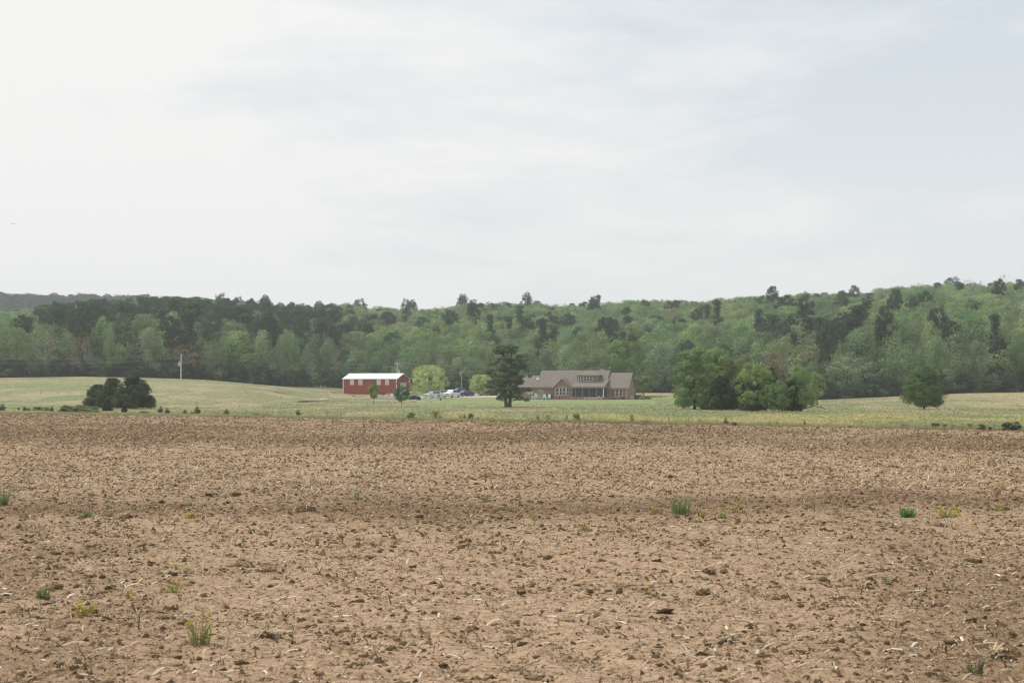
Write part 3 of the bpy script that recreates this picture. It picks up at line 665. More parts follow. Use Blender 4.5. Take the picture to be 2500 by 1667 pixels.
gn_scatter('hillside_wood', P, S, R.random(len(rest)) * 6.28, np.array([kk.index(f['kind']) for f in rest]), np.array([jit(TINT[f['tint']]) for f in rest]), [src[k] for k in kk])
print('forest', len(forest), 'individual', len(chosen))
# shrubs and saplings under the edge of the wood
n = 2200; p = -150 + 2800 * R.random(n); e = np.interp(p, ED_PX, ED_Y); y = e + R.random(n) ** 1.6 * 26 + 1; x = (p - 1250) / F * y
b0 = [k for k in kk if k.startswith('broad')]; allk = [kk.index(k) for k in b0 + ['full0']]
S = np.stack([.13 + .16 * R.random(n)] * 2 + [.12 + .22 * R.random(n)], 1); S[:, 0] *= 1.6; S[:, 1] *= 1.6
tn = np.array([TINT['mid'], TINT['dark'], TINT['pine'], TINT['dark'], TINT['grey']])[R.integers(0, 5, n)] * .8
gn_scatter('wood_edge_understorey', np.stack([x, y, terrain(x, y) - .5], 1), S, R.random(n) * 6.28, R.choice([kk.index(k) for k in b0], n), tn, [src[k] for k in kk])
# far wooded ridge
n = 5200; u = -.50 + .62 * R.random(n); y = 1000 + 330 * R.random(n); x = u * y
S = np.stack([.8 + .5 * R.random(n)] * 2 + [.8 + .45 * R.random(n)], 1)
gn_scatter('far_wooded_ridge', np.stack([x, y, terrain(x, y) - 2.0], 1), S * np.array([1.5, 1.5, .95]), R.random(n) * 6.28, R.choice([kk.index(k) for k in kk if k[0] in 'pff'] + [kk.index('full0')] * 5, n), np.tile(np.array(TINT['pine']), (n, 1)) * (.8 + .5 * R.random((n, 1))), [src[k] for k in kk])

# ------------------------------------------------------------------ near trees
gY = lambda base_py: EYE * F / (base_py - HZ)
# lone pine with two stems, in layered tufts
def field_pine():
    r = np.random.default_rng(71); cen, cr = [], []
    for k in range(170):
        z = .13 + .83 * r.random(); a = r.random() * 6.28
        w = np.interp(z, [.1, .2, .42, .6, .78, .9, 1], [.26, .32, .32, .28, .24, .19, .09])
        q = r.random() ** .5; cen.append((math.cos(a) * w * q, math.sin(a) * w * q, z - .035 * q)); cr.append(.020 + .030 * r.random())
    cen, cr = np.array(cen) * 9, np.array(cr) * 9
    V, Fc, col = leaf_cloud(cen, cr * 1.25, 22000, .075, 72, .3, 1.6, .2, .6)
    tr = MB()
    for s, hh in ((-.3, 8.1), (.22, 8.4)):
        pts = [(s * .7, 0, -.4), (s, .05, 1), (s * 1.2, 0, 3), (s * 1.6, -.1, 5.5), (s * 1.9, .1, hh)]
        tr.tube(pts, [.27, .19, .15, .10, .03], 8)
    for i in range(60):
        e = Vector(cen[i]); s = -.33 if e.x < 0 else .28; z0 = max(.9, e.z - .5); tr.tube([(s * 1.3, 0, z0 * .97), (e.x * .55, e.y * .55, z0 + .1), e], [.06, .04, .015], 4, cap=False)
    crown = np_mesh('field_pine_crown', V, Fc, LEAF, col=col); me = bpy.data.meshes.new('field_pine_trunk'); me.from_pydata(tr.v, [], tr.f); me.materials.append(mat('pine_bark', (.12, .10, .085), .9, .3, 8))
    return crown, me, 9.0, 5.9
place(field_pine(), 'pine_tree', 1241, gY(993), 833, 120, (.14, .17, .105), 'lone two-stemmed dark pine standing on the lawn left of the brick house', 'tree', rz=.2)
near_round = tree_meshes('round_tree', 'round', 5.4, .95, 320, .40, 36000, .07, 81, trunk_r=.11, nlimb=14)
place(near_round, 'broadleaf_tree', 2256, gY(999), 891, 104, (.13, .20, .085), 'lone rounded dark green tree on the open meadow at right', 'tree')
sap = tree_meshes('sapling', 'broad', 3.6, .62, 55, .27, 5200, .06, 83, trunk_r=.04, nlimb=8)
sap2 = tree_meshes('narrow_sapling', 'tall', 3.6, .42, 42, .26, 4200, .06, 86, trunk_r=.04, nlimb=6)
place(sap2, 'broadleaf_tree', 912, gY(988), 930, 26, (.22, .29, .10), 'narrow young tree in front of the long red barn wall', 'tree')
place(sap, 'broadleaf_tree', 981, gY(993), 930, 42, (.13, .22, .10), 'young round-headed dark green tree before the right corner of the red barn', 'tree')
wil = tree_meshes('willow', 'willow', 8, 1.15, 320, .40, 24000, .07, 91, trunk_r=.16, multi=3, nlimb=24, up=.6, sq=1.4, hemi=.5, elong=1.6)
place(wil, 'willow_tree', 1046, 352, 890, 96, (.50, .58, .27), 'wide yellow-green willow beside the right end of the red barn', 'tree')
wil2 = tree_meshes('small_willow', 'willow', 6, 1.0, 110, .45, 9000, .09, 93, trunk_r=.12, multi=4, nlimb=22, up=.6, sq=1.4, hemi=.5, elong=1.6)
place(wil2, 'willow_tree', 1176, 345, 913, 62, (.48, .55, .26), 'smaller yellow-green willow half hidden by the lone two-stemmed pine', 'tree')
oak = tree_meshes('yard_oak', 'broad', 12, .85, 110, .95, 16000, .15, 95, trunk_r=.25, nlimb=14)
place(oak, 'broadleaf_tree', 1527, 326, 828, 108, (.18, .27, .11), 'tall full green tree rising behind the right wing of the brick house', 'tree')
place(oak, 'broadleaf_tree', 1572, 318, 915, 62, (.17, .25, .10), 'low spreading green tree just right of the brick house', 'tree')
ac = tree_meshes('clump_tree', 'willow', 8, .72, 200, .46, 25000, .09, 97, trunk_r=.10, multi=4, nlimb=20)
yl = tree_meshes('clump_yellow_tree', 'willow', 7, .9, 200, .42, 22000, .085, 98, trunk_r=.10, multi=2, nlimb=14)
sp_ = tree_meshes('clump_sparse_tree', 'broad', 7, .7, 90, .4, 4200, .09, 99, trunk_r=.09, multi=2, nlimb=34)
ced = tree_meshes('cedar', 'cedar', 4, .95, 300, .24, 24000, .06, 101, trunk_r=.08, nlimb=4, elong=1.6, hemi=.8, sq=1.6)
ced2 = tree_meshes('narrow_cedar', 'cedar', 4, .62, 200, .20, 16000, .06, 103, trunk_r=.08, nlimb=4, elong=1.6, hemi=.8, sq=1.6)
G1 = 'trees of the near clump on the meadow'
for m_, px, top, base, w, t, nm, lab in (
    (ac, 1694, 846, 999, 100, (.20, .305, .135), 'broadleaf_tree', 'tall many-stemmed green tree at left end of the near tree clump'),
    (ac, 1752, 847, 994, 94, (.25, .335, .145), 'broadleaf_tree', 'tall forked light green tree, second from left in the near tree clump'),
    (yl, 1806, 862, 994, 88, (.29, .31, .15), 'broadleaf_tree', 'olive tree behind the middle of the near tree clump'),
    (yl, 1846, 883, 1004, 94, (.25, .335, .14), 'broadleaf_tree', 'yellow-green tree in the middle of the near tree clump'),
    (sp_, 1890, 860, 992, 62, (.20, .17, .12), 'broadleaf_tree', 'brownish thinly leaved tree at back of the near tree clump'),
    (yl, 1956, 890, 1004, 74, (.23, .33, .13), 'broadleaf_tree', 'bright light green tree at right end of the near tree clump'),
    (yl, 1902, 926, 1005, 56, (.20, .30, .13), 'broadleaf_tree', 'small mid green tree low in the front of the near tree clump'),
    (sp_, 1994, 906, 990, 52, (.27, .32, .15), 'broadleaf_tree', 'pale thin tree leaning out right of the near tree clump'),
    (ced, 1762, 915, 1001, 74, TINT['dark'], 'cedar_tree', 'black-green cedar under the forked tree of the near clump'),
    (ced, 1806, 930, 999, 50, TINT['dark'], 'cedar_tree', 'black-green cedar left of centre in the near tree clump'),
    (ced, 1838, 926, 1004, 66, (.09, .12, .07), 'cedar_tree', 'broad dark cedar below the yellow-green tree of the near clump'),
    (ced2, 1882, 896, 1000, 48, TINT['pine'], 'cedar_tree', 'tall narrow dark cedar right of centre in the near tree clump'),
    (ced2, 1934, 912, 1004, 52, TINT['pine'], 'cedar_tree', 'dark cedar under the bright tree at right end of the clump'),
    (yl, 1668, 930, 997, 46, (.20, .30, .13), 'broadleaf_tree', 'low green growth at the far left foot of the near clump'),
    (yl, 1722, 940, 1000, 40, (.16, .25, .11), 'broadleaf_tree', 'low green growth under the many-stemmed tree of the clump'),
    (ced, 1725, 968, 1000, 30, TINT['pine'], 'cedar_tree', 'low dark cedar at the foot of the many-stemmed tree')):
    place(m_, nm, px, gY(base), top, w, jit(t if t not in (TINT['dark'], TINT['pine']) else (.078, .105, .06), .05), lab, 'tree', G1)
G2 = 'cedars of the round group on the left meadow'
place(ced, 'cedar_tree', 238, gY(995), 937, 62, (.10, .135, .075), 'left and lowest of the three big cedars on the left meadow', 'tree', G2)
place(ced, 'cedar_tree', 274, gY(996), 921, 76, (.105, .14, .08), 'middle cedar of the three big ones on the left meadow', 'tree', G2)
place(ced, 'cedar_tree', 327, gY(998), 918, 96, (.098, .13, .072), 'right and broadest of the three big cedars on the left meadow', 'tree', G2)
place(ced2, 'cedar_tree', 263, gY(1003), 975, 26, (.085, .11, .065), 'small cedar standing before the three big cedars', 'tree')
place(ced2, 'cedar_tree', 304, gY(1006), 990, 15, (.09, .11, .065), 'tiny cedar at the field margin before the broadest cedar', 'tree')

# fallen bough
mb = MB(); Yb = gY(1000); pts = [Vector((pxX(px, Yb), Yb - .2, pyZ(py, Yb))) for px, py in ((1940, 1001), (1962, 997), (1985, 991), (2004, 994), (2016, 999))]
mb.tube(pts, [.09, .08, .06, .045, .03], 6)
for k in range(9):
    a = pts[1 + k % 4]; mb.tube([a, a + Vector((rnd.uniform(-.5, .9), rnd.uniform(-.3, .3), rnd.uniform(.1, .6)))], [.025, .008], 4)
tag(mb.build('fallen_branch', BARK), 'bare fallen branch lying right of the near tree clump', 'branch')

# ------------------------------------------------------------------ shrubs along the field margin
bush = tree_meshes('bush', 'bush', 1.0, 1.1, 60, .14, 3200, .035, 121, trunk_r=.02, nlimb=12, up=.4, hemi=.5)
bush2 = tree_meshes('loose_bush', 'bush', 1.0, 1.0, 45, .10, 1500, .032, 122, trunk_r=.015, nlimb=30, up=.4, hemi=.6)
seed_c = tree_meshes('seedling_cedar', 'cedar', 1.0, .7, 50, .09, 2600, .03, 123, trunk_r=.02, nlimb=6, hemi=.8, sq=1.3)
GR, OL, BR, DK = (.19, .28, .12), (.25, .26, .15), (.27, .21, .15), (.12, .155, .095)
SHR = [(100,975,984,16,DK,'c','small dark cedar seedling alone on the left hill meadow'),(46,993,1001,7,GR,'c','tiny green seedling nearest the left end of the field margin'),(60,991,1003,9,DK,'c','small dark seedling left of the paired margin shrubs'),(69,995,1003,13,OL,'b','olive shrub beside the small dark seedling at far left'),
 (92,992,1002,24,DK,'b','low dark shrub, left part of the strip left of the olive thicket'),(112,993,1003,24,GR,'b','low green shrub in the strip left of the olive thicket'),(127,992,1004,10,DK,'c','narrow dark shrub closing the low strip at far left'),(162,988,1007,36,DK,'b','dark low bush left of the olive thicket by the cedars'),(198,987,1007,56,OL,'b','long olive thicket at the foot of the leftmost big cedar'),(228,990,1006,34,OL,'b','low olive bush between thicket and small cedar'),
 (392,991,1007,11,DK,'c','dark pointed seedling right of the big cedars, leftmost of a pair'),(409,995,1009,12,DK,'c','dark seedling right of the big cedars, right one of a pair'),(350,1003,1009,30,OL,'b','straggly low shrub right of the big cedars'),(452,1000,1009,12,DK,'b','small round dark shrub below the white power pole'),(482,991,1010,14,DK,'c','taller dark seedling just right below the white power pole'),(470,1004,1010,12,OL,'b','flat olive shrub between two dark seedlings'),(553,998,1013,14,DK,'c','dark upright seedling on the margin left of centre, alone'),(532,1006,1012,9,GR,'l','little green weed left of the lone dark seedling'),
 (728,1000,1014,11,DK,'c','narrow dark shrub on the margin below the log pile'),(622,1008,1016,34,OL,'l','grey-brown scrub patch on the margin, left half'),(650,1010,1017,40,BR,'l','grey-brown scrub patch on the margin, right half'),(888,1016,1023,24,OL,'b','low grey-green shrub on the margin below the barn'),
 (1004,1006,1025,25,GR,'b','round fresh green bush on the margin right of the barn saplings'),(1063,1004,1025,34,OL,'l','broad loose olive bush right of the round green one'),(1124,1013,1025,13,OL,'l','small olive shrub left of the broken dark stump shrub'),(1134,1011,1023,7,DK,'c','thin dark stem shrub left of the lone pine'),(1149,1008,1026,16,DK,'b','dark upright bush on the margin left below the lone pine'),(1166,1017,1026,8,GR,'l','tiny green shrub just right of the dark upright bush'),
 (1312,1015,1029,12,BR,'l','brown dead shrub on the margin below the brick house'),(1338,1012,1029,15,GR,'l','green shrub on thin stems below the brick house bay'),(1408,1008,1030,19,GR,'b','dark green bush right of the wooden fence post'),(1541,1012,1034,16,BR,'l','bare brown upright shrub below the right end of the brick house'),(1577,1026,1035,26,BR,'l','low brown scrub right of the bare brown shrub'),(1709,1022,1036,10,OL,'l','small olive shrub below the left end of the tree clump'),
 (1772,1020,1038,13,(.10,.2,.09),'c','fresh green pointed seedling below the near tree clump'),(1792,1030,1039,18,DK,'b','low dark shrub right of the fresh green seedling'),(1880,1031,1040,8,DK,'b','little dark shrub below the middle of the tree clump'),(1898,1029,1040,9,BR,'l','little brown shrub beside the little dark one'),(1965,1026,1041,8,DK,'c','dark seedling below the right end of the tree clump'),
 (2076,1038,1045,20,OL,'l','faint low scrub left below the round lone tree'),(2210,1035,1046,32,BR,'l','brown scrub patch below the round lone tree'),(2258,1038,1047,14,BR,'l','small brown shrub left of the dark margin bush'),(2283,1031,1047,25,DK,'b','dark bush on the margin below the round lone tree'),(2307,1035,1047,14,DK,'b','small dark bush right next to the dark margin bush'),(2325,1034,1047,8,OL,'c','thin olive seedling on the right margin'),(2345,1039,1048,16,OL,'b','low olive shrub on the right margin'),(2366,1033,1048,22,OL,'l','loose olive-brown bush on the right margin'),
 (2397,1034,1050,20,DK,'b','round dark bush left of the big pair at far right'),(2418,1041,1050,11,DK,'b','tiny dark bush between the round one and the big pair'),(2459,1029,1052,31,(.095,.125,.075),'b','left of the two big dark bushes at the right end'),(2481,1028,1052,26,(.10,.135,.08),'c','right of the two big dark bushes at the right end'),(5,985,1003,16,DK,'c','dark seedling cut by the left edge of the picture')]
for px, top, base, w, t, k, lab in SHR:
    place({'b': bush, 'l': bush2, 'c': seed_c}[k], 'cedar_seedling' if k == 'c' else 'shrub', px, gY(base), top, w * 1.1, jit(t, .08), lab, 'shrub', 'shrubs along the field margin')

# fence posts on the margin
def post(px, top, base, r, m, lab, cat='post'):
    Y = gY(base); X = pxX(px, Y); mb = MB(); mb.tube([(0, 0, -.3), (0.01, 0, .6 * (pyZ(top, Y))), (0.03, 0, pyZ(top, Y) - 0)], [r, r * .95, r * .85], 7)
    o = mb.build('fence_post', m); o.location = (X, Y, float(terrain(X, Y))); return tag(o, lab, cat, 'posts along the field margin')
post(1383, 1014, 1030, .07, mat('grey_wood', (.22, .19, .16), .9, .2, 8), 'grey wooden fence post on the margin below the brick house')
STEEL = mat('steel_post', (.18, .2, .18), .6)
for i, px in enumerate((2028, 2102, 2140, 2427, 1632, 1681, 798, 832)):
    Yb = 116; X = pxX(px, Yb)
    for _ in range(4): Yb = float(edge_y(np.array(X))) + 1.0; X = pxX(px, Yb)
    b = HZ + EYE / Yb * F
    post(px, b - 17, b, .03, STEEL, 'thin steel fence post on the margin, %s from the left' % ['fifth', 'sixth', 'seventh', 'rightmost', 'third', 'fourth', 'leftmost', 'second'][i])

# ------------------------------------------------------------------ weeds in the field
def weed(px, base, h, w, pal, flowers, lab, nblade=70, curve=.35, cat='weed', nm='weed', bw=.006):
    Y = gY(base); X = pxX(px, Y); H = h * Y / F; Wd = w * Y / F
    o = empty(nm, (X, Y, float(soil_z(np.array([X]), np.array([Y]))[0]) + .01), lab, cat, 'weeds growing in the ploughed field')
    n = int(nblade * .6); a = R.random(n) * 6.28; q = R.random(n); hh = H * (.2 + .8 * R.random(n) ** 1.4); V = np.zeros((n, 5, 3)); s = Wd * .5 * q
    bx, by = np.cos(a) * s * .7, np.sin(a) * s * .7; b2 = a + R.normal(size=n) * .9; tx, ty = bx + np.cos(b2) * Wd * .28, by + np.sin(b2) * Wd * .28; fx, fy = -np.sin(a + 1) * bw * Y / 18, np.cos(a + 1) * bw * Y / 18
    V[:, 0] = np.stack([bx - fx, by - fy, 0 * bx], 1); V[:, 1] = np.stack([bx + fx, by + fy, 0 * bx], 1)
    V[:, 2] = np.stack([(bx + tx) / 2 * .9 + fx, (by + ty) / 2 * .9 + fy, hh * .6], 1); V[:, 3] = np.stack([(bx + tx) / 2 * .9 - fx, (by + ty) / 2 * .9 - fy, hh * .6], 1)
    V[:, 4] = np.stack([tx, ty, hh * (1 - curve * .3 * q)], 1)
    b = np.arange(n)[:, None] * 5
    c = np.array(pal)[R.integers(0, len(pal), n)] * (.7 + .6 * R.random((n, 1)))
    np_obj('leaves', V.reshape(-1, 3), [b + np.array([0, 1, 2, 3]), b + np.array([3, 2, 4])], VLEAF, parent=o, col=np.repeat(c, 5, 0))
    if flowers:
        k = flowers; j = R.integers(0, n, k); P = V[j, 4] + (R.random((k, 3)) - .5) * .03; s = (.010 + .012 * R.random(k)) * (Y / 20) ** .5
        v, f = ico(1); VV = (P[:, None] + v[None] * s[:, None, None] * np.array([1, 1, .6])).reshape(-1, 3); FF = (f[None] + (np.arange(k) * len(v))[:, None, None]).reshape(-1, 3)
        cc = np.array([(.72, .55, .05), (.65, .52, .1)])[R.integers(0, 2, k)]; tag(np_obj('flowers', VV, FF, VLEAF, parent=o, col=np.repeat(cc, len(v), 0)), kind='stuff')
    return o
PG = [(.22, .29, .15), (.27, .33, .17), (.18, .24, .13)]; PY = [(.30, .32, .16), (.38, .35, .18), (.24, .26, .14)]
weed(4, 1236, 46, 40, PG, 0, 'dense green weed cut by the left edge of the picture', 140)
weed(210, 1262, 24, 38, PG, 0, 'leafy green weed in the left part of the field', 60, bw=.012)
weed(463, 1230, 16, 22, PG, 0, 'small green weed right of the leafy one, left field', 40)
weed(870, 1222, 30, 18, PG, 0, 'slender upright green weed below the barn', 40)
weed(1184, 1224, 20, 18, PG, 0, 'small bright weed in mid field below the lone pine', 40)
weed(1212, 1248, 16, 14, PG, 0, 'lower small weed in mid field, beside the bright one', 30)
weed(1660, 1252, 52, 60, PG, 6, 'tall green weed standing right of the field centre', 150)
weed(2216, 1265, 28, 48, [(.15, .27, .10), (.19, .31, .12)], 0, 'bright green grass tuft in the right part of the field', 220, bw=.008)
weed(2312, 1264, 26, 70, PY, 60, 'spreading yellow-flowered weed right of the bright grass tuft', 110)
weed(1766, 1266, 30, 28, PY, 24, 'yellow-flowered weed right of the tall green weed', 50)
weed(1718, 1262, 28, 24, PY, 20, 'yellow-flowered weed close right of the tall green weed', 40)
weed(1795, 1250, 26, 26, PY, 16, 'sparse yellow-flowered weed, rightmost beside the tall weed', 36)
weed(1600, 1252, 16, 24, PY, 14, 'little yellow-flowered weed left of the tall green weed', 36)
weed(463, 1264, 18, 26, PY, 22, 'yellow-flowered weed on the dark soil band at left', 46)
weed(132, 1222, 16, 14, PY, 10, 'tiny yellow-flowered weed near the left edge', 24)
weed(106, 1462, 36, 48, [(.16, .19, .11), (.2, .22, .13)], 12, 'grey-green bushy weed at lower left', 150)
weed(210, 1512, 34, 52, PY, 40, 'yellow-flowered weed at lower left of the field', 70)
weed(320, 1458, 16, 24, PY, 16, 'small yellow-flowered weed right of the grey-green one', 36)
weed(425, 1445, 40, 40, PY, 18, 'sparse yellow weed above the tall flowering one', 60)
weed(488, 1578, 82, 72, PY, 46, 'tall yellow-flowering weed low in the left foreground', 160)
weed(457, 1398, 16, 26, PY, 12, 'faint yellow weed between left field centre and foreground', 30)
weed(338, 1336, 14, 20, PY, 14, 'small yellow weed in the left middle of the field', 30)
weed(1425, 1296, 24, 34, PY, 20, 'small pale yellow weed just below the field centre', 50)
weed(1306, 1274, 14, 20, PY, 8, 'tiny pale weed left of the pale yellow one', 30)
weed(2162, 1428, 22, 24, PG, 0, 'green tuft right of centre in the foreground', 50)
weed(1580, 1452, 24, 18, PG, 4, 'small green sprout in the central foreground', 30)
weed(2440, 1252, 22, 34, PY, 20, 'yellow-flecked weed near the right edge', 50)
weed(2380, 1650, 60, 60, [(.12, .15, .08), (.16, .17, .1)], 0, 'dark grassy weed at the lower right corner', 120)
weed(1790, 1395, 14, 16, PG, 0, 'tiny green sprout in the right middle of the field', 24)
weed(430, 1392, 20, 30, PY, 8, 'olive weed left of centre in the middle field', 40)
# heaps of stalk residue and lumps
def heap(px, base, w, h, lab, dark=.5):
    Y = gY(base); X = pxX(px, Y); Wd = w * Y / F; H = h * Y / F
    o = empty('residue_heap', (X, Y, float(soil_z(np.array([X]), np.array([Y]))[0])), lab, 'residue heap', 'clumps on the ploughed field')
    v, f = ico(3); V = v * np.array([Wd * .45, Wd * .3, H * .75]); V = V * (1 + .5 * (fbm(v[:, 0] * 2.3 + X, v[:, 1] * 2.3 + v[:, 2] * 1.7, 3, 3) - .5) * 1.6)[:, None]
    np_obj('soil_lump', V, f, STRAW, parent=o, col=np.tile(np.array([.16, .105, .065]), (len(V), 1)) * (.7 + .6 * R.random((len(V), 1))))
    n = int(30 + w); a = R.random(n) * 6.28; q = np.sqrt(R.random(n)); P = np.stack([np.cos(a) * q * Wd * .55, np.sin(a) * q * Wd * .35], 1)
    V, Fc = strips(P, .05 + .13 * R.random(n) ** 2, .008 + .012 * R.random(n), R.random(n) * 6.28, R.random(n) * .7, R.random(n) * .15, .02 + H * .75 * (1 - q) * (R.random(n) > .3))
    c = np.array(PAL_L)[R.integers(0, 5, n)] * (.7 + .5 * R.random((n, 1))); np_obj('stalks', V, Fc, STRAW, parent=o, col=np.repeat(c, 6, 0))
heap(748, 1248, 58, 20, 'straw-topped residue heap in the left middle of the field')
heap(312, 1262, 52, 15, 'pale straw heap beside the leafy green weed')
heap(650, 1562, 52, 20, 'dark soil clump in the lower left foreground')
heap(2298, 1282, 40, 14, 'dark clump below the yellow-flowered weed at right')
heap(1730, 1404, 38, 18, 'dark clump right of centre in the foreground')
heap(1718, 1450, 46, 24, 'larger dark clump beneath the right-hand foreground one')
heap(1780, 1568, 38, 14, 'flat dark clump in the right foreground')
heap(410, 1184, 26, 10, 'small dark clump on the far left of the field')
heap(988, 1232, 28, 10, 'small dark clump left of mid field')
heap(2440, 1612, 52, 26, 'dark clump near the lower right corner')

# ------------------------------------------------------------------ buildings: local frames solved from the picture
class Frame:
    def __init__(s, px, Y, deg, gz=None):
        s.t = math.radians(deg); s.O = Vector((pxX(px, Y), Y, 0)); s.g = float(terrain(s.O.x, s.O.y)) if gz is None else gz
        s.c, s.s = math.cos(s.t), math.sin(s.t)
    def Yw(s, x, d): return s.O.y + s.s * x + s.c * d
    def x(s, px, d=0):
        u = (px - 1250) / F; return (u * (s.O.y + s.c * d) - s.O.x + s.s * d) / (s.c - s.s * u)
    def z(s, py, x=0, d=0): return pyZ(py, s.Yw(x, d)) - s.g
    def pt(s, px, py, d=0):
        x = s.x(px, d); return (x, d, s.z(py, x, d))

# red barn
B = Frame(905, 360, -16, 0.12)
RED = mat('red_metal_siding', (0.36, 0.060, 0.052), .55, .09, .7, spec=.3)
ROOFW = mat('white_metal_roof', (0.84, 0.84, 0.83), .4, .02, 1)
barn = empty('red_barn', (B.O.x, B.O.y, B.g), 'long red metal barn with bright white roof on the lawn', 'barn', rz=B.t)
xl, xr = B.x(837.6), B.x(968); D = 9.3; ez = B.z(924.6, 0, 0); rzz = B.z(911.6, 0, D / 2)
mb = MB(); mb.box(xl, xr, 0, .12, -.5, ez); mb.box(xl, xr, D - .12, D, -.5, ez)
for xx in (xl, xr - .12):
    mb.add([(xx, .125, -.5), (xx + .12, .125, -.5), (xx + .12, D - .125, -.5), (xx, D - .125, -.5), (xx, .125, ez), (xx + .12, .125, ez), (xx + .12, D - .125, ez), (xx, D - .125, ez), (xx, D / 2, rzz - .06), (xx + .12, D / 2, rzz - .06)],
           [(0,3,2,1), (0,1,5,4), (2,3,7,6), (1,2,6,9,5), (3,0,4,8,7), (4,5,9,8), (8,9,6,7)])
mb.build('wall', RED, barn)
mb = MB(); k = int((xr - xl) / .305)
for i in range(1, k): x0 = xl + i * (xr - xl) / k; mb.box(x0 - .028, x0 + .028, -.028, 0, 0, ez - .02)
k2 = int(D / .305)
for i in range(1, k2):
    y0 = i * D / k2; mb.box(xr, xr + .028, y0 - .028, y0 + .028, 0, ez + (rzz - ez) * (1 - abs(y0 - D/2) / (D/2)) - .14)
tag(mb.build('siding_rib', RED, barn), kind='stuff')
mb = MB(); o1 = .25
mb.slab([(xl - o1, -.3, ez - .02), (xr + o1, -.3, ez - .02), (xr + o1, D/2, rzz + .06), (xl - o1, D/2, rzz + .06)], .09).build('roof', ROOFW, barn)
mb = MB(); mb.slab([(xr + o1, D + .3, ez - .02), (xl - o1, D + .3, ez - .02), (xl - o1, D/2 + .004, rzz + .06), (xr + o1, D/2 + .004, rzz + .06)], .09).build('roof', ROOFW, barn)
mb = MB(); mb.slab([(xl - o1 - .02, -.33, ez + .0), (xr + o1 + .02, -.33, ez + .0), (xr + o1 + .02, -.305, ez + .01), (xl - o1 - .02, -.305, ez + .01)], .14).build('eave_trim', WHITE, barn)
mb = MB()
for (ya, za, yb, zb) in ((-.3, ez - .02, D/2, rzz + .06), (D + .3, ez - .02, D/2, rzz + .06)):
    mb.tube([(xr + o1 + .03, ya, za - .05), (xr + o1 + .03, yb, zb - .05)], .075, 4)
mb.build('rake_trim', WHITE, barn)
for xx, yy in ((xl, -.03), (xr - .1, -.03), (xr - .1, D)):
    MB().box(xx - .05, xx + .17, yy - .03, yy + .03, 0, ez - .03).build('corner_trim', WHITE, barn)
mb = MB(); mb.box(xr + .005, xr + .03, .14, D - .14, -.1, .12); mb.box(xl, xr, -.04, -.003, -.1, .14); mb.build('base_trim', mat('concrete', (.42, .40, .37), .9, .1, 3), barn)
SHUT = mat('translucent_panel', (0.60, 0.62, 0.60), .35, .05, 2)
for a, b in ((855.1, 864), (875.8, 884.6), (920.3, 929), (940.9, 949.7)):
    z0, z1 = B.z(939, 0), ez - .06
    w = MB().box(B.x(a), B.x(b), -.06, -.032, z0, z1).build('window', SHUT, barn)
    f = MB()
    for (x0, x1, zz0, zz1) in ((B.x(a) - .05, B.x(a), z0 - .05, z1), (B.x(b), B.x(b) + .05, z0 - .05, z1), (B.x(a), B.x(b), z0 - .05, z0)): f.box(x0, x1, -.075, -.03, zz0, zz1)
    f.build('frame', WHITE, w)
dr = MB().box(xr + .03, xr + .07, 2.6, 6.8, .1, 3.35).build('sliding_door', mat('barn_door', (.62, .62, .60), .5, .05, 2), barn)
MB().box(xr + .03, xr + .10, 2.3, 7.4, 3.36, 3.48).build('door_track', WHITE, dr)
MB().obox((xr + .06, D / 2, ez + .65), (.06, .22, .3)).build('gable_lamp', BLACK, barn)
MB().box(B.x(887), B.x(890), -.9, -.1, 0, .12).build('door_step', GRAVEL, barn)

# brick house
H = Frame(1400, 296, -15.5, 0.0)
def brick():
    m = mat('brick', (.36, .20, .165), .9, .1, 2); n, l = m.node_tree.nodes, m.node_tree.links; b = n['Principled BSDF']
    t = n.new('ShaderNodeTexCoord'); s = n.new('ShaderNodeSeparateXYZ'); a = n.new('ShaderNodeMath'); a.operation = 'ADD'; c = n.new('ShaderNodeCombineXYZ')
    l.new(t.outputs['Object'], s.inputs[0]); l.new(s.outputs[0], a.inputs[0]); l.new(s.outputs[1], a.inputs[1]); l.new(a.outputs[0], c.inputs[0]); l.new(s.outputs[2], c.inputs[1])
    br = n.new('ShaderNodeTexBrick'); br.inputs['Scale'].default_value = 1.0; br.inputs['Brick Width'].default_value = .22; br.inputs['Row Height'].default_value = .075; br.inputs['Mortar Size'].default_value = .008
    br.inputs['Color1'].default_value = (.42, .20, .145, 1); br.inputs['Color2'].default_value = (.22, .13, .115, 1); br.inputs['Mortar'].default_value = (.40, .34, .30, 1); l.new(c.outputs[0], br.inputs['Vector'])
    nz = n.new('ShaderNodeTexNoise'); nz.inputs['Scale'].default_value = 3.2; nz.inputs['Detail'].default_value = 6; l.new(c.outputs[0], nz.inputs['Vector'])
    mr = n.new('ShaderNodeMapRange'); mr.inputs['From Min'].default_value = .35; mr.inputs['From Max'].default_value = .65; mr.inputs['To Min'].default_value = .72; mr.inputs['To Max'].default_value = 1.3; l.new(nz.outputs['Fac'], mr.inputs[0])
    v = n.new('ShaderNodeVectorMath'); v.operation = 'SCALE'; l.new(br.outputs[0], v.inputs[0]); l.new(mr.outputs[0], v.inputs['Scale']); l.new(v.outputs[0], b.inputs['Base Color']); return m
BRICK = brick()
SHING = mat('roof_shingles', (.215, .18, .155), .95, .25, 2.2, bump=.4, bscale=12, stretch=(1, 2.5, 2.5))
SIDING = mat('taupe_siding', (.24, .23, .20), .8, .05, 2)
TRIM = mat('white_trim', (.72, .70, .68), .5, .03, 3); TAUPE = mat('taupe_trim', (.30, .265, .23), .7, .05, 2)
SCREEN = mat('porch_screen', (.035, .042, .05), .6, .15, 2)
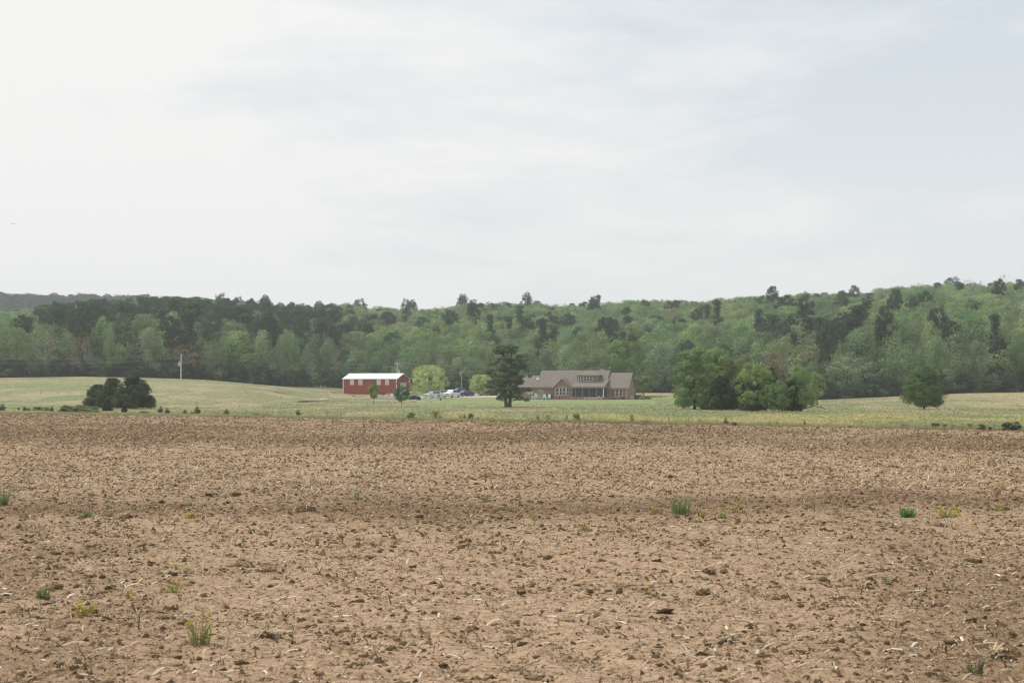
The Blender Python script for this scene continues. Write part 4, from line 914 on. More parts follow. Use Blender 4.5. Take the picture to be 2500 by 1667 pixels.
house = empty('brick_house', (H.O.x, H.O.y, H.g), 'long one-storey brick house with brown shingle roof and screened porch', 'house', rz=H.t)
eave = H.z(944.2, H.x(1310), -.4); PIT = .72
xA, xB0, xB1, xC1 = H.x(1269, 0), H.x(1324, 5), H.x(1483), H.x(1532.6)
zrB = H.z(903.8, H.x(1400, 5.2), 5.2); dB = (zrB - eave) / PIT - .4
zrA = H.z(917, H.x(1300, 3.3), 3.3); dA = (zrA - eave) / PIT - .4
eC = H.z(946.8, xC1, -.4); zrC = H.z(909.6, H.x(1543, 4.4), 4.4); dC = 4.3
xB1r = H.x(1490, dB); xB1 = xB1r
# walls
mb = MB(); wz = eave + .2
mb.box(xA, H.x(1352), 0, .2, -.5, wz); mb.box(H.x(1480, 0), xC1, 0, .2, -.5, eC + .2)
mb.box(H.x(1392), H.x(1480, 0) - .003, .6, .8, -.5, wz)
mb.add([(xA, .205, -.5), (xA + .2, .205, -.5), (xA + .2, 2*dA, -.5), (xA, 2*dA, -.5), (xA, .205, wz), (xA + .2, .205, wz), (xA + .2, 2*dA, wz), (xA, 2*dA, wz), (xA, dA, zrA - .1), (xA + .2, dA, zrA - .1)],
       [(0,3,2,1), (0,1,5,4), (2,3,7,6), (1,2,6,9,5), (3,0,4,8,7), (4,5,9,8), (8,9,6,7)])
dd = 7.4
mb.add([(xC1 - .2, .205, -.5), (xC1, .205, -.5), (xC1, dd, -.5), (xC1 - .2, dd, -.5), (xC1 - .2, .205, eC + .2), (xC1, .205, eC + .2), (xC1, dd, eC + .1), (xC1 - .2, dd, eC + .1), (xC1 - .2, dC, zrC - .12), (xC1, dC, zrC - .12)],
       [(0,3,2,1), (0,1,5,4), (2,3,7,6), (1,2,6,9,5), (3,0,4,8,7), (4,5,9,8), (8,9,6,7)])
mb.box(xA, xC1, 9.2, 9.4, -.5, wz)
for xx, dr_, zr_ in ((xB0, dB, zrB), (xB1r - .3, dB, zrB)):
    mb.add([(xx, .3, eave - .2), (xx + .15, .3, eave - .2), (xx + .15, 2*dr_, eave - .2), (xx, 2*dr_, eave - .2), (xx, dr_, zr_ - .12), (xx + .15, dr_, zr_ - .12)], [(0,1,5,4), (2,3,4,5), (0,4,3), (1,2,5), (0,3,2,1)])
# front gable bay
gx0, gx1, gd = H.x(1352, -1.6), H.x(1393, -1.6), -1.6; gpz = H.z(924.5, gx0, gd); gc = (gx0 + gx1) / 2
mb.add([(gx0, gd, -.5), (gx1, gd, -.5), (gx1, gd, eave), (gc, gd, gpz), (gx0, gd, eave), (gx0, gd + .2, -.5), (gx1, gd + .2, -.5), (gx1, gd + .2, eave), (gc, gd + .2, gpz), (gx0, gd + .2, eave)],
       [(0,1,2,3,4), (9,8,7,6,5), (0,4,9,5), (1,6,7,2), (2,7,8,3), (3,8,9,4), (0,5,6,1)])
mb.box(gx0, gx0 + .2, gd + .203, .0, -.5, eave); mb.box(gx1 - .2, gx1, gd + .203, .6, -.5, eave)
# low porch wall
pd = -3.2; px0, px1 = H.x(1396.5, pd), H.x(1473, pd)
pw = H.z(968.3, px0, pd)
mb.box(gx1 + .003, px1 + .12, pd, pd + .2, -.5, pw); mb.box(px1 - .08, px1 + .12, pd + .203, -.003, -.5, pw)
mb.box(H.x(1480.5), H.x(1483.5), -.25, -.003, -.5, eC)
mb.build('wall', BRICK, house)
# roofs
def slab(pts, th=.14, m=SHING, name='roof'): return MB().slab(pts, th).build(name, m, house)
e0 = -.45; ze = lambda d: eave + PIT * (d + .4)
slab([(xA - .3, e0, ze(e0)), (xB0 - .003, e0, ze(e0)), (xB0 - .003, dA, ze(dA)), (xA - .3, dA, ze(dA))])
slab([(xB0, e0, ze(e0)), (xB1, e0, ze(e0)), (xB1r, dB, ze(dB)), (xB0, dB, ze(dB))])
slab([(xB0 - .003, 2*dA + .4, ze(e0)), (xA - .3, 2*dA + .4, ze(e0)), (xA - .3, dA + .003, ze(dA)), (xB0 - .003, dA + .003, ze(dA))])
slab([(xB1r, 2*dB + .4, ze(e0)), (xB0, 2*dB + .4, ze(e0)), (xB0, dB + .003, ze(dB)), (xB1r, dB + .003, ze(dB))])
sC = (zrC - eC) / (dC + .45)
slab([(xB1 + .003, e0 - .03, eC - .02), (xC1 + .3, e0 - .03, eC - .02), (xC1 + .3, dC, zrC), (xB1 + .003, dC, zrC)])
slab([(xC1 + .3, dd + .3, eC - .02 + .1), (xB1 + .003, dd + .3, eC + .08), (xB1 + .003, dC + .003, zrC), (xC1 + .3, dC + .003, zrC)])
# bay gable roof
gd2 = 3.4; rzb = gpz + .16; hw = (gx1 - gx0) / 2 + .3; sl = (gpz + .05 - eave) / ((gx1 - gx0) / 2)
slab([(gc - hw, gd - .35, rzb - sl * hw), (gc, gd - .35, rzb), (gc, gd2, rzb), (gc - hw, gd2, rzb - sl * hw)][::1], .12)
slab([(gc, gd - .35, rzb), (gc + hw, gd - .35, rzb - sl * hw), (gc + hw, gd2, rzb - sl * hw), (gc, gd2, rzb)], .12)
for s in (-1, 1): MB().tube([(gc, gd - .38, rzb - .10), (gc + s * hw, gd - .38, rzb - .10 - sl * hw)], .09, 4).build('rake_board', TAUPE, house)
# porch roof, falling towards the camera
pe = H.z(943.6, px0, pd - .3); pr = .275
slab([(px0 - .1, pd - .35, pe), (px1 + .25, pd - .35, pe), (px1 + .25, 2.6, pe + pr * (2.95 + -pd)), (px0 - .1, 2.6, pe + pr * (2.95 - pd))], .13)
mb = MB(); zt = lambda d: pe + pr * (d - pd + .35) - .16
mb.add([(px1 + .1, pd, pe - .3), (px1 + .1, 2.2, pe - .3), (px1 + .1, 2.2, zt(2.2)), (px1 + .1, pd, zt(pd)), (px1, pd, pe - .3), (px1, 2.2, pe - .3), (px1, 2.2, zt(2.2)), (px1, pd, zt(pd))],
       [(0,1,2,3), (7,6,5,4), (0,4,5,1), (1,5,6,2), (2,6,7,3), (3,7,4,0)]); mb.build('porch_side_siding', SIDING, house)
MB().box(px0 - .1, px1 + .2, pd - .05, pd + .1, pe - .36, pe - .17).build('porch_beam', TAUPE, house)
MB().box(px0 - .1, px1 + .2, pd - .42, pd - .36, pe - .16, pe - .02).build('gutter', TAUPE, house)
for a, b, z_ in ((xA - .3, gx0 - .35, ze(e0)), (xB1 + .05, xC1 + .3, eC - .02)):
    MB().box(a, b, e0 - .08, e0 - .005, z_ - .2, z_ - .04).build('gutter', TAUPE, house)
# porch screens: six bays, posts between
xp = [H.x(p, pd) for p in (1396.8, 1405.5, 1422, 1438.5, 1456, 1473)]
for a, b in zip(xp[:-1], xp[1:]):
    s_ = MB().box(a + .05, b - .05, pd + .06, pd + .09, pw + .003, pe - .365).build('porch_screen', SCREEN, house)
mb = MB().box(px1 + .0, px1 + .04, pd + .25, -.3, pw + .003, pe - .365).build('porch_screen', SCREEN, house)
for i, x_ in enumerate(xp):
    MB().box(x_ - (.05 if i < 5 else .11), x_ + (.05 if i < 5 else .11), pd + .0, pd + .13, pw + .004, pe - .363).build('porch_post', TRIM if i == 5 else TAUPE, house)
MB().box(px0 + .1, px1 - .2, pd + .8, .4, pw - .6, pw - .5).build('porch_floor', TAUPE, house)
# dormer
dx0, dx1, dz0, dz1 = H.x(1409.2), H.x(1458.8), H.z(934.5, 0, 0), H.z(915.2, 0, 0)
MB().box(dx0, dx1, 0, 3.9, dz0 - .4, dz1).build('dormer_wall', SIDING, house)
mb = MB()
for i in range(13): z_ = dz0 + i * (dz1 - dz0) / 13; mb.box(dx0 - .012, dx1 + .012, -.015, 3.7, z_, z_ + .02)
tag(mb.build('siding_lap', SIDING, house), kind='stuff')
ov = .4; a0, a1, hz_ = dx0 - .15, dx1 + .4, (dx1 - dx0 + .55) / 2; ac_ = (a0 + a1) / 2; ap = H.z(904.8, ac_, hz_ - ov)
slab([(a0, -ov, dz1), (a1, -ov, dz1), (ac_, hz_ - ov, ap)], .10)
slab([(a1, -ov, dz1), (a1, 4.4, dz1), (ac_, 4.4, ap), (ac_, hz_ - ov, ap)], .10)
slab([(a0, 4.4, dz1), (a0, -ov, dz1), (ac_, hz_ - ov, ap), (ac_, 4.4, ap)], .10)
MB().box(a0 + .02, a1 - .02, -ov - .03, -ov + .03, dz1 - .17, dz1 - .03).build('dormer_gutter', TAUPE, house)
# gable peak showing over the ridge, vents
k0, k1, kz = H.x(1453, 6), H.x(1470, 6), H.z(899, H.x(1461, 6), 6)
slab([(k0 - 1.6, 6, kz - 2.2 + .4), (k0 + .8, 6, kz), (k0 + .8, 10, kz), (k0 - 1.6, 10, kz - 1.8)], .12); slab([(k0 + .8, 6, kz), (k0 + 3.2, 6, kz - 1.8), (k0 + 3.2, 10, kz - 1.8), (k0 + .8, 10, kz)], .12)
def vent(px, py, d, r, h, m, nm='roof_vent'):
    x_ = H.x(px, d); z_ = ze(d); mb = MB(); mb.tube([(x_, d, z_ - .1), (x_, d, z_ + h)], r, 8); mb.tube([(x_, d, z_ + h), (x_, d, z_ + h + .08)], r * 1.5, 8); mb.build(nm, m, house)
VENT = mat('galvanised', (.6, .6, .62), .4, metal=.3)
vent(1313, 920, 2.1, .08, .55, VENT); vent(1325, 923, 2.3, .09, .25, VENT); vent(1531, 924, 2.1, .1, .25, VENT); vent(1488, 905, 5.0, .10, .28, VENT); MB().obox((H.x(1313, 1.8), 1.8, ze(1.8) + .08), (.55, .35, .12), rx=.62).build('roof_vent', WHITE, house)
# windows
def window(pa, pb, ya, yb, d, cols=1, split=.5, name='window', glass=GLASS, frame=TRIM, door=False):
    x0, x1 = H.x(pa, d), H.x(pb, d); z1, z0 = H.z(ya, x0, d), H.z(yb, x0, d); t = .075
    f = MB(); f.box(x0, x1, d - .05, d - .003, z1 - t, z1); f.box(x0, x1, d - .05, d - .003, z0, z0 + t)
    w = (x1 - x0 - t) / cols
    for k in range(cols + 1): f.box(x0 + k * w, x0 + k * w + t, d - .048, d - .003, z0 + t + .002, z1 - t - .002)
    zs = z0 + (z1 - z0) * split
    if not door:
        for k in range(cols): f.box(x0 + k * w + t + .002, x0 + (k + 1) * w - .002, d - .045, d - .003, zs - .04, zs + .04)
    fr = f.build(name, frame, house)
    for k in range(cols):
        a, b = x0 + k * w + t, x0 + (k + 1) * w
        for q0, q1 in ([(z0 + t, z1 - t)] if door else [(z0 + t, zs - .04), (zs + .04, z1 - t)]):
            MB().box(a, b, d - .028, d - .004, q0, q1).build('pane', glass, fr)
    return fr
window(1411.7, 1418.2, 916.3, 930.9, 0); window(1424.3, 1446.2, 916.6, 930.9, 0, 3)
for a in (1357.1, 1365.7, 1374.4, 1383.2): window(a, a + 6.6, 945.6, 964.6, gd, 1, .38)
window(1502.2, 1509.8, 950, 966.8, 0); window(1512.3, 1520.3, 950, 966.8, 0)
DOORG = mat('grey_green_door', (.28, .27, .21), .6, .05, 2)
window(1315.2, 1324.4, 951.6, 973.5, 0, name='door', glass=DOORG, door=True); window(1491.2, 1500, 949.8, 969.5, 0, name='door', glass=GLASS, door=True)
for pp, d_, t_ in ((1394.6, gd - .05, TRIM), (1529, -.05, TRIM), (1350.8, -.05, TAUPE)): MB().box(H.x(pp, d_) - .05, H.x(pp, d_) + .05, d_ - .06, d_, 0, eave - .1).build('downspout', t_, house)
for a, b, ya, yb in ((1289.4, 1293.8, 953, 963), (1296, 1301, 956, 962), (1286.2, 1288, 956, 961)): MB().box(H.x(a), H.x(b), -.15, -.003, H.z(yb), H.z(ya)).build('meter_box', mat('pale_grey_box', (.55, .57, .58), .5), house)

# things beside the house
def at(px, d, fr=H): 
    x = fr.x(px, d); return (fr.O.x + fr.c * x - fr.s * d, fr.O.y + fr.s * x + fr.c * d, float(terrain(fr.O.x + fr.c * x - fr.s * d, fr.O.y + fr.s * x + fr.c * d)))
ed = empty('planting_bed', at(1352, -3.4), 'low brick-edged bed running before the bay window', 'planter', rz=H.t)
MB().box(-3.2, 3.4, -.1, .1, -.1, .18).build('brick_edge', BRICK, ed); MB().box(-3.2, 3.4, .104, 1.6, -.1, .1).build('soil', REDDIRT, ed)
def adirondack(loc, rz, m, lab, s=1.0):
    o = empty('garden_chair', loc, lab, 'chair', 'garden chairs', rz); o.scale = (s, s, s)
    for x in (-.3, .3):
        MB().box(x - .03, x + .03, -.42, -.36, 0, .56).build('leg', m, o); MB().box(x - .03, x + .03, .28, .34, 0, .5).build('leg', m, o); MB().box(x - .07, x + .07, -.48, .32, .562, .59).build('armrest', m, o)
    for k in range(5): MB().obox((-.24 + .12 * k, -.02, .33), (.11, .62, .025), rx=.0 - .14).build('slat', m, o)
    for k in range(5): MB().obox((-.24 + .12 * k, .40, .70), (.11, .025, .82 - .06 * abs(k - 2)), rx=-.32).build('back_slat', m, o)
    return o
MINT = mat('mint_plastic', (.50, .66, .60), .5); PALEG = mat('pale_green_plastic', (.52, .64, .50), .5)
adirondack(at(1312.5, -4.0), H.t + .9, PALEG, 'pale green garden chair turned sideways left of the patio pair', 1.25)
adirondack(at(1328.8, -3.6), H.t + .1, MINT, 'left mint garden chair on the patio of the brick house', 1.05); adirondack(at(1339.2, -3.7), H.t - .1, MINT, 'right mint garden chair on the patio of the brick house', 1.05)
g = empty('barbecue_grill', at(1337, -1.6), 'black barbecue grill behind the mint chairs', 'grill', rz=H.t)
MB().box(-.6, .6, -.25, .25, .65, .85).build('firebox', BLACK, g); MB().tube([(-.58, 0, .86), (.58, 0, .86)], .26, 10).build('lid', BLACK, g)
for x in (-.45, .45): MB().box(x - .03, x + .03, -.2, .2, 0, .648).build('leg', BLACK, g)
def unit(px, d, w, dp, h, m, lab, nm='air_conditioner'):
    o = empty(nm, at(px, d), lab, 'air conditioner', rz=H.t); MB().box(-w/2, w/2, -dp/2, dp/2, 0, h).build('cabinet', m, o, bevel=.03); MB().tube([(0, 0, h), (0, 0, h + .05)], w * .36, 14).build('fan_grille', BLACK, o)
    mb = MB()
    for k in range(5): mb.box(-w/2 + .05, w/2 - .05, -dp/2 - .012, -dp/2 - .001, .1 + k * h * .16, .1 + k * h * .16 + .03)
    mb.build('louvre', STEEL, o)
unit(1303.5, -.7, 1.0, .8, .78, mat('pale_unit', (.52, .54, .50), .5), 'grey-green air conditioner below the meter boxes')
unit(1541.5, 2.2, 1.0, 1.0, .78, mat('cream_unit', (.66, .64, .58), .5), 'cream generator box by the right gable of the house', 'generator'); unit(1552, 4.0, 1.1, .8, .8, mat('navy_unit', (.04, .05, .08), .5), 'dark blue box right of the cream generator')
def lounger(loc, rz, m, lab, back=.7):
    o = empty('sun_lounger', loc, lab, 'lounger', 'white loungers on the lawn', rz); MB().box(-.95, .55, -.33, .33, .3, .36).build('bed', m, o); MB().obox((.55 + .3 * math.cos(back), 0, .34 + .32 * math.sin(back)), (.72, .66, .05), ry=-back).build('backrest', m, o)
    for x in (-.85, .5):
        for y in (-.28, .28): MB().box(x - .03, x + .03, y - .03, y + .03, 0, .298).build('leg', m, o)
lounger(at(1452, -5.2), H.t, WHITE, 'left white lounger in front of the screened porch'); lounger(at(1462, -4.8), H.t, WHITE, 'right white lounger in front of the screened porch', .9)
o = empty('low_table', at(1438, -4.9), 'long low white bench left of the loungers before the porch', 'bench', rz=H.t); MB().box(-1, .9, -.25, .25, .3, .36).build('top', WHITE, o)
for x in (-.85, .8): MB().box(x - .04, x + .04, -.2, .2, 0, .298).build('leg', WHITE, o)
for px, d, top, w, t, k, lab in ((1365.4, -2.4, 966.5, 5, DK, seed_c, 'small clipped dark shrub left under the bay windows'), (1390.5, -2.2, 967, 5, DK, seed_c, 'small clipped dark shrub right under the bay windows'), (1358, -2.3, 971, 8, (.35, .06, .05), bush, 'low red-flowering shrub at left foot of the bay'),
    (1345, -1.0, 962, 8, DK, bush, 'dark green bush between patio and bay'), (1406, -3.9, 970, 6, BR, bush2, 'small brown shrub at left end of the porch wall'), (1474.5, -3.8, 971.5, 8, GR, bush, 'low green shrub by the right porch post'), (1497, -1.5, 971.5, 7, (.32, .08, .06), bush, 'low red shrub by the right glass door'),
    (1506, -1.5, 970, 9, OL, bush, 'olive shrub below the right pair of windows'), (1521, -1.3, 968.5, 12, (.12, .14, .08), bush, 'rounded shrub at right corner of the right wing'), (1560, 1.0, 963, 26, (.18, .22, .09), bush2, 'yellow-green loose bush right of the generator'), (1576, 2.0, 966, 30, GR, bush, 'green bush under the spreading tree right of the house'), (1568, -1, 968, 14, (.42, .36, .22), bush2, 'cream-blooming bush right of the house')):
    X, Y, _ = at(px, d); place(k, 'shrub', 1250 + F * X / Y, Y, top, w * 1.2, t, lab, 'shrub', 'garden shrubs round the brick house')

# ------------------------------------------------------------------ yard things near the barn
def yard(px, base): Y = gY(base); return (pxX(px, Y), Y, float(terrain(pxX(px, Y), Y)))
adirondack(yard(1042, 979.5), 2.6, PALEG, 'left pale green garden chair on the lawn before the parked cars', 1.1); adirondack(yard(1048.5, 979.5), -2.6, PALEG, 'right pale green garden chair on the lawn before the parked cars', 1.1)
o = tag(MB().tube([(0, 0, 0), (0, 0, .1), (0, 0, .35), (0, 0, .4)], [.2, .26, .28, .24], 10).build('bucket', mat('pale_blue', (.5, .62, .72), .5)), 'pale blue bucket at the right foot of the lawn chairs', 'bucket'); o.location = yard(1052.5, 981)
o = empty('utility_trailer', yard(1077, 977.5), 'small grey flat trailer standing before the white truck', 'trailer', rz=.05)
MB().box(-.85, .75, -.5, .5, .32, .72).build('bed', mat('grey_metal', (.40, .39, .37), .6, .1, 2), o); MB().tube([(.7, 0, .35), (1.5, 0, .3)], .04, 6).build('drawbar', STEEL, o)
for y in (-.55, .55): MB().tube([(-.1, y - .06, .26), (-.1, y + .06, .2)], .18, 14).build('wheel', BLACK, o)
# all-terrain vehicle
q = empty('quad_bike', yard(1013, 977), 'black quad bike parked right of the sapling by the barn', 'quad bike', rz=-.5); q.scale = (1.15,) * 3
for x in (-.6, .6):
    for y in (-.42, .42): w_ = MB().tube([(x, y - .12, .28), (x, y + .12, .28)], .28, 14).build('wheel', BLACK, q); MB().tube([(x, y - .13, .28), (x, y + .13, .28)], .12, 8).build('rim', STEEL, w_)
MB().box(-.75, .75, -.22, .22, .4, .68).build('body', mat('dark_fairing', (.02, .022, .025), .4), q, bevel=.08); MB().box(-.45, .15, -.17, .17, .681, .82).build('seat', BLACK, q, bevel=.05)
MB().box(.3, .95, -.45, .45, .62, .68).build('front_rack', mat('silver_rack', (.5, .52, .52), .4), q); MB().tube([(.3, -.38, .98), (.35, 0, .9), (.3, .38, .98)], .025, 6).build('handlebar', BLACK, q); MB().tube([(.5, 0, .6), (.35, 0, .92)], .04, 6).build('steering_column', BLACK, q)
LUMB = mat('weathered_lumber', (.50, .46, .40), .9, .15, 5, stretch=(.4, 4, 4)); CREAMB = mat('cream_block', (.62, .56, .46), .9, .1, 4)
o = tag(MB().box(-.55, .55, -.3, .3, 0, .45).build('stone_block', CREAMB, bevel=.06), 'cream stone block in front of the quad bike', 'block'); o.location = yard(1009, 981.5)
def boards(px, base, n, L, rz, lab, spread=.5, m=LUMB):
    o = empty('board_pile', yard(px, base), lab, 'boards', 'building scrap by the barn', rz)
    for k in range(n): MB().obox((rnd.uniform(-.2, .2) * L, (k - n / 2) * spread * .4 + rnd.uniform(-.1, .1), .06 + .05 * (k % 3)), (L * rnd.uniform(.7, 1), .2, .05), rz=rnd.uniform(-.15, .15), ry=rnd.uniform(-.03, .03)).build('board', m, o)
boards(934, 975, 7, 5.0, .35, 'pale boards stacked on the dirt behind the narrow sapling'); boards(928, 978.5, 4, 4.2, .15, 'white loose boards lying nearest the narrow sapling', m=WHITE); boards(941, 970.5, 5, 4.0, -.1, 'boards piled against the barn foot'); boards(880, 970, 4, 3.5, .05, 'flat grey boards at the left foot of the barn wall')
boards(756, 981, 5, 4.2, .12, 'dark weathered planks lying on the grass left of the barn', m=mat('dark_planks', (.13, .12, .115), .9, .2, 4)); boards(738, 983.5, 3, 2.4, .0, 'short dark planks at the left end of the plank row', m=BARK); boards(812, 969.5, 5, 4.6, .05, 'grey planks on the dirt beside the left barn corner', m=mat('grey_planks', (.2, .18, .16), .9, .2, 4))
def rock(px, base, r, m, lab, sx=1.6):
    v, f = ico(3); V = v * (1 + .45 * (fbm(v[:, 0] * 1.7 + px, v[:, 1] * 1.7 + v[:, 2], 3, 4) - .5))[:, None] * np.array([r * sx, r, r * .8]) + np.array([0, 0, r * .35])
    o = np_obj('rock', V, f, m); o.location = yard(px, base); tag(o, lab, 'rock')
rock(791, 978, .42, CREAMB, 'pale boulder lying on the grass left of the barn', 2.2); rock(877, 979, .16, CREAMB, 'small pale stone on the dirt before the barn'); rock(864, 969.6, .3, REDDIRT, 'reddish stone at the barn foot')
o = empty('white_stand', yard(873.5, 968.8), 'white pipe stand with two uprights before the barn', 'stand')
for x in (-.16, .16): MB().tube([(x, 0, 0), (x, 0, .95)], .05, 7).build('upright', WHITE, o)
MB().box(-.8, -.22, -.2, .2, .1, .5).build('frame', mat('rusty_mesh', (.3, .16, .12), .9), o)
o = empty('barrel', yard(957, 970.5), 'white barrel with a red rim by the barn', 'barrel'); MB().tube([(0, 0, 0), (0, 0, .5), (0, 0, 1.0)], [.27, .32, .30], 12).build('drum', WHITE, o); MB().tube([(0, 0, 1.002), (0, 0, 1.08)], .32, 12).build('rim', RED, o)
o = empty('sawhorse', yard(949, 970), 'white folding sawhorse left of the barrel', 'sawhorse', rz=.3); MB().box(-.6, .6, -.06, .06, .7, .8).build('beam', WHITE, o)
for x in (-.5, .5):
    for y in (-1, 1): MB().tube([(x, 0, .698), (x, y * .3, 0)], .035, 5).build('leg', WHITE, o)
o = tag(MB().tube([(0, 0, 0), (0, 0, .12), (0, 0, .4)], [.35, .48, .5], 14).build('water_tub', mat('blue_tub', (.32, .50, .60), .5)), 'blue round tub left of the round-headed sapling', 'tub'); o.location = yard(967.5, 976)
o = empty('wheelbarrow', yard(929, 969.4), 'dark wheelbarrow resting against the barn wall', 'wheelbarrow', rz=.2); MB().slab([(-.5, -.3, .6), (.5, -.3, .65), (.5, .3, .65), (-.5, .3, .6)], .25).build('tray', mat('navy_tray', (.06, .07, .12), .5), o); MB().tube([(.65, -.05, .18), (.65, .05, .18)], .18, 12).build('wheel', BLACK, o)
for y in (-.25, .25): MB().tube([(.65, y * .3, .18), (-.9, y, .6)], .03, 5).build('handle', LUMB, o)

# ------------------------------------------------------------------ cars
def car(loc, rz, L, Wd, Ht, paint, lab, kind='sedan'):
    o = empty('parked_car', loc, lab, 'car', 'vehicles parked on the gravel drive', rz)
    gl, bl = .19 * Ht / 1.5, .56 * Ht          # sill, belt line
    if kind == 'sedan': prof = [(-.5, gl), (-.5, .48*Ht), (-.49, .58*Ht), (-.40, .63*Ht), (-.20, bl*1.12), (.22, .63*Ht), (.46, .52*Ht), (.5, .42*Ht), (.5, gl)]; cab = [(-.42, .635*Ht), (-.26, .96*Ht), (.00, Ht), (.10, .96*Ht), (.26, .64*Ht)]
    elif kind == 'suv': prof = [(-.5, gl), (-.5, .5*Ht), (-.49, .60*Ht), (-.2, .62*Ht), (.2, .62*Ht), (.46, .55*Ht), (.5, .46*Ht), (.5, gl)]; cab = [(-.48, .62*Ht), (-.42, .96*Ht), (-.1, Ht), (.08, .97*Ht), (.24, .62*Ht)]
    else: prof = [(-.5, gl), (-.5, .58*Ht), (-.2, .60*Ht), (.0, .60*Ht), (.22, .62*Ht), (.47, .58*Ht), (.5, .5*Ht), (.5, gl)]; cab = [(-.14, .60*Ht), (-.12, .96*Ht), (.02, Ht), (.12, .97*Ht), (.24, .62*Ht)]
    def loft(prof, w0, w1, z0, z1, m, nm, par, inset=0, bev=.05):
        n = len(prof); mb = MB(); vs = []
        for s in (-1, 1):
            for x, z in prof:
                t = min(1, max(0, (z - z0) / (z1 - z0))); vs.append((x * L, s * (w0 + (w1 - w0) * t) / 2, z))
        fs = [tuple(range(n)), tuple(reversed(range(n, 2*n)))] + [(i, i + n, (i + 1) % n + n, (i + 1) % n) for i in range(n)]
        mb.add(vs, fs); return mb.build(nm, m, par, bevel=bev)
    body = loft(prof, Wd, Wd * .93, gl, .65 * Ht, paint, 'body', o)
    cb = loft(cab, Wd * .90, Wd * .68, .62 * Ht, Ht, paint, 'cabin', o, bev=.04)
    # glazing proud of the cabin
    x0, z0 = cab[-1]; x1, z1 = cab[-2]; yw0, yw1 = Wd * .40, Wd * .31
    def lerp(a, b, t): return a + (b - a) * t
    def pane(p, q, nm, off):
        (xa, za), (xb, zb) = p, q; A = [(lerp(xa, xb, .08) * L + off, -lerp(yw0, yw1, .08), lerp(za, zb, .08)), (lerp(xa, xb, .08) * L + off, lerp(yw0, yw1, .08), lerp(za, zb, .08)), (lerp(xa, xb, .9) * L + off, lerp(yw0, yw1, .9), lerp(za, zb, .9)), (lerp(xa, xb, .9) * L + off, -lerp(yw0, yw1, .9), lerp(za, zb, .9))]
        MB().slab(A if off > 0 else A[::-1], .02).build(nm, CARGL, o)
    pane(cab[-1], cab[-2], 'windscreen', .035); pane(cab[0], cab[1], 'rear_window', -.035)
    for s in (-1, 1):
        zb, zt = .645 * Ht, .925 * Ht
        def xx(z, a, b): t = (z - a[1]) / (b[1] - a[1]); return lerp(a[0], b[0], t)
        xf0, xf1 = xx(zb, cab[-1], cab[-2]) - .03, xx(zt, cab[-1], cab[-2]) - .02; xr0, xr1 = xx(zb, cab[0], cab[1]) + .03, xx(zt, cab[0], cab[1]) + .02
        yb, yt = s * lerp(Wd * .45, Wd * .34, (zb - .62*Ht) / (.38*Ht)) , s * lerp(Wd * .45, Wd * .34, (zt - .62*Ht) / (.38*Ht))
        mid = (xf1 + xr1) / 2 + .01
        for a0_, a1_, b0_, b1_ in ((mid + .008, mid + .008, xf0, xf1), (xr0, xr1, mid - .008, mid - .008)):
            A = [(a0_ * L, yb + s * .012, zb), (b0_ * L, yb + s * .012, zb), (b1_ * L, yt + s * .012, zt), (a1_ * L, yt + s * .012, zt)]
            MB().slab(A if s < 0 else A[::-1], .02).build('side_window', GLASS, o)
        for x in (-.31, .32):
            w = MB().tube([(x * L, s * (Wd / 2 - .19), .33), (x * L, s * (Wd / 2 + .015), .33)], .34 if kind == 'sedan' else .38, 16).build('wheel', BLACK, o); w.location.z = .02
            MB().tube([(x * L, s * (Wd / 2 - .05), .33), (x * L, s * (Wd / 2 + .03), .33)], .2, 10).build('rim', RIM, w)
        MB().box(.47 * L, .503 * L + .01, s * Wd * .36 - .17, s * Wd * .36 + .17, .42 * Ht, .50 * Ht).build('headlight', HEADL, o)
        MB().box(-.507 * L, -.47 * L, s * Wd * .40 - .1, s * Wd * .40 + .1, .45 * Ht, .56 * Ht).build('tail_light', TAILL, o)
        MB().obox((.16 * L, s * (Wd / 2 + .06), .66 * Ht), (.12, .18, .13)).build('mirror', paint, o)
    MB().box(.497 * L, .508 * L, -Wd * .22, Wd * .22, .36 * Ht, .47 * Ht).build('grille', BLACK, o); MB().box(.46 * L, .512 * L, -Wd * .46, Wd * .46, gl + .0, gl + .16).build('bumper', BLACK, o)
    if kind == 'truck': MB().box(-.485 * L, -.16 * L, -Wd * .42, Wd * .42, .602 * Ht, .612 * Ht).build('bed_cover', BLACK, o)
    return o
CARGL = mat('windscreen_glass', (.13, .15, .17), .3, spec=.6); RIM = mat('alloy', (.45, .46, .48), .4, metal=.5); HEADL = mat('headlamp_glass', (.6, .62, .65), .15, spec=.8); TAILL = mat('tail_lamp', (.3, .02, .02), .3)
def dv(px, Y): X = pxX(px, Y); return (X, Y, float(terrain(X, Y)) + .03)
fr = math.radians
car(dv(1055, 338), fr(-128), 4.4, 1.85, 1.5, mat('silver_blue_paint', (.55, .60, .66), .3, spec=.7), 'silver-blue hatchback parked leftmost under the willow', 'suv')
car(dv(1081, 347), fr(-168), 4.4, 1.8, 1.42, mat('cream_paint', (.62, .58, .50), .35, spec=.6), 'cream saloon between the silver-blue car and the white truck')
car(dv(1103, 336), fr(-114), 5.3, 1.95, 1.85, mat('white_car_paint', (.78, .78, .80), .3, spec=.6), 'large white pickup truck parked in the middle of the row', 'truck')
car(dv(1119, 356), fr(-140), 4.0, 1.75, 1.45, mat('slate_paint', (.07, .08, .12), .3, spec=.6), 'dark slate car half hidden behind the white truck', 'suv')
car(dv(1135, 341), fr(-135), 4.7, 1.85, 1.5, mat('navy_paint', (.02, .03, .07), .3, spec=.7), 'dark navy car parked rightmost on the drive')

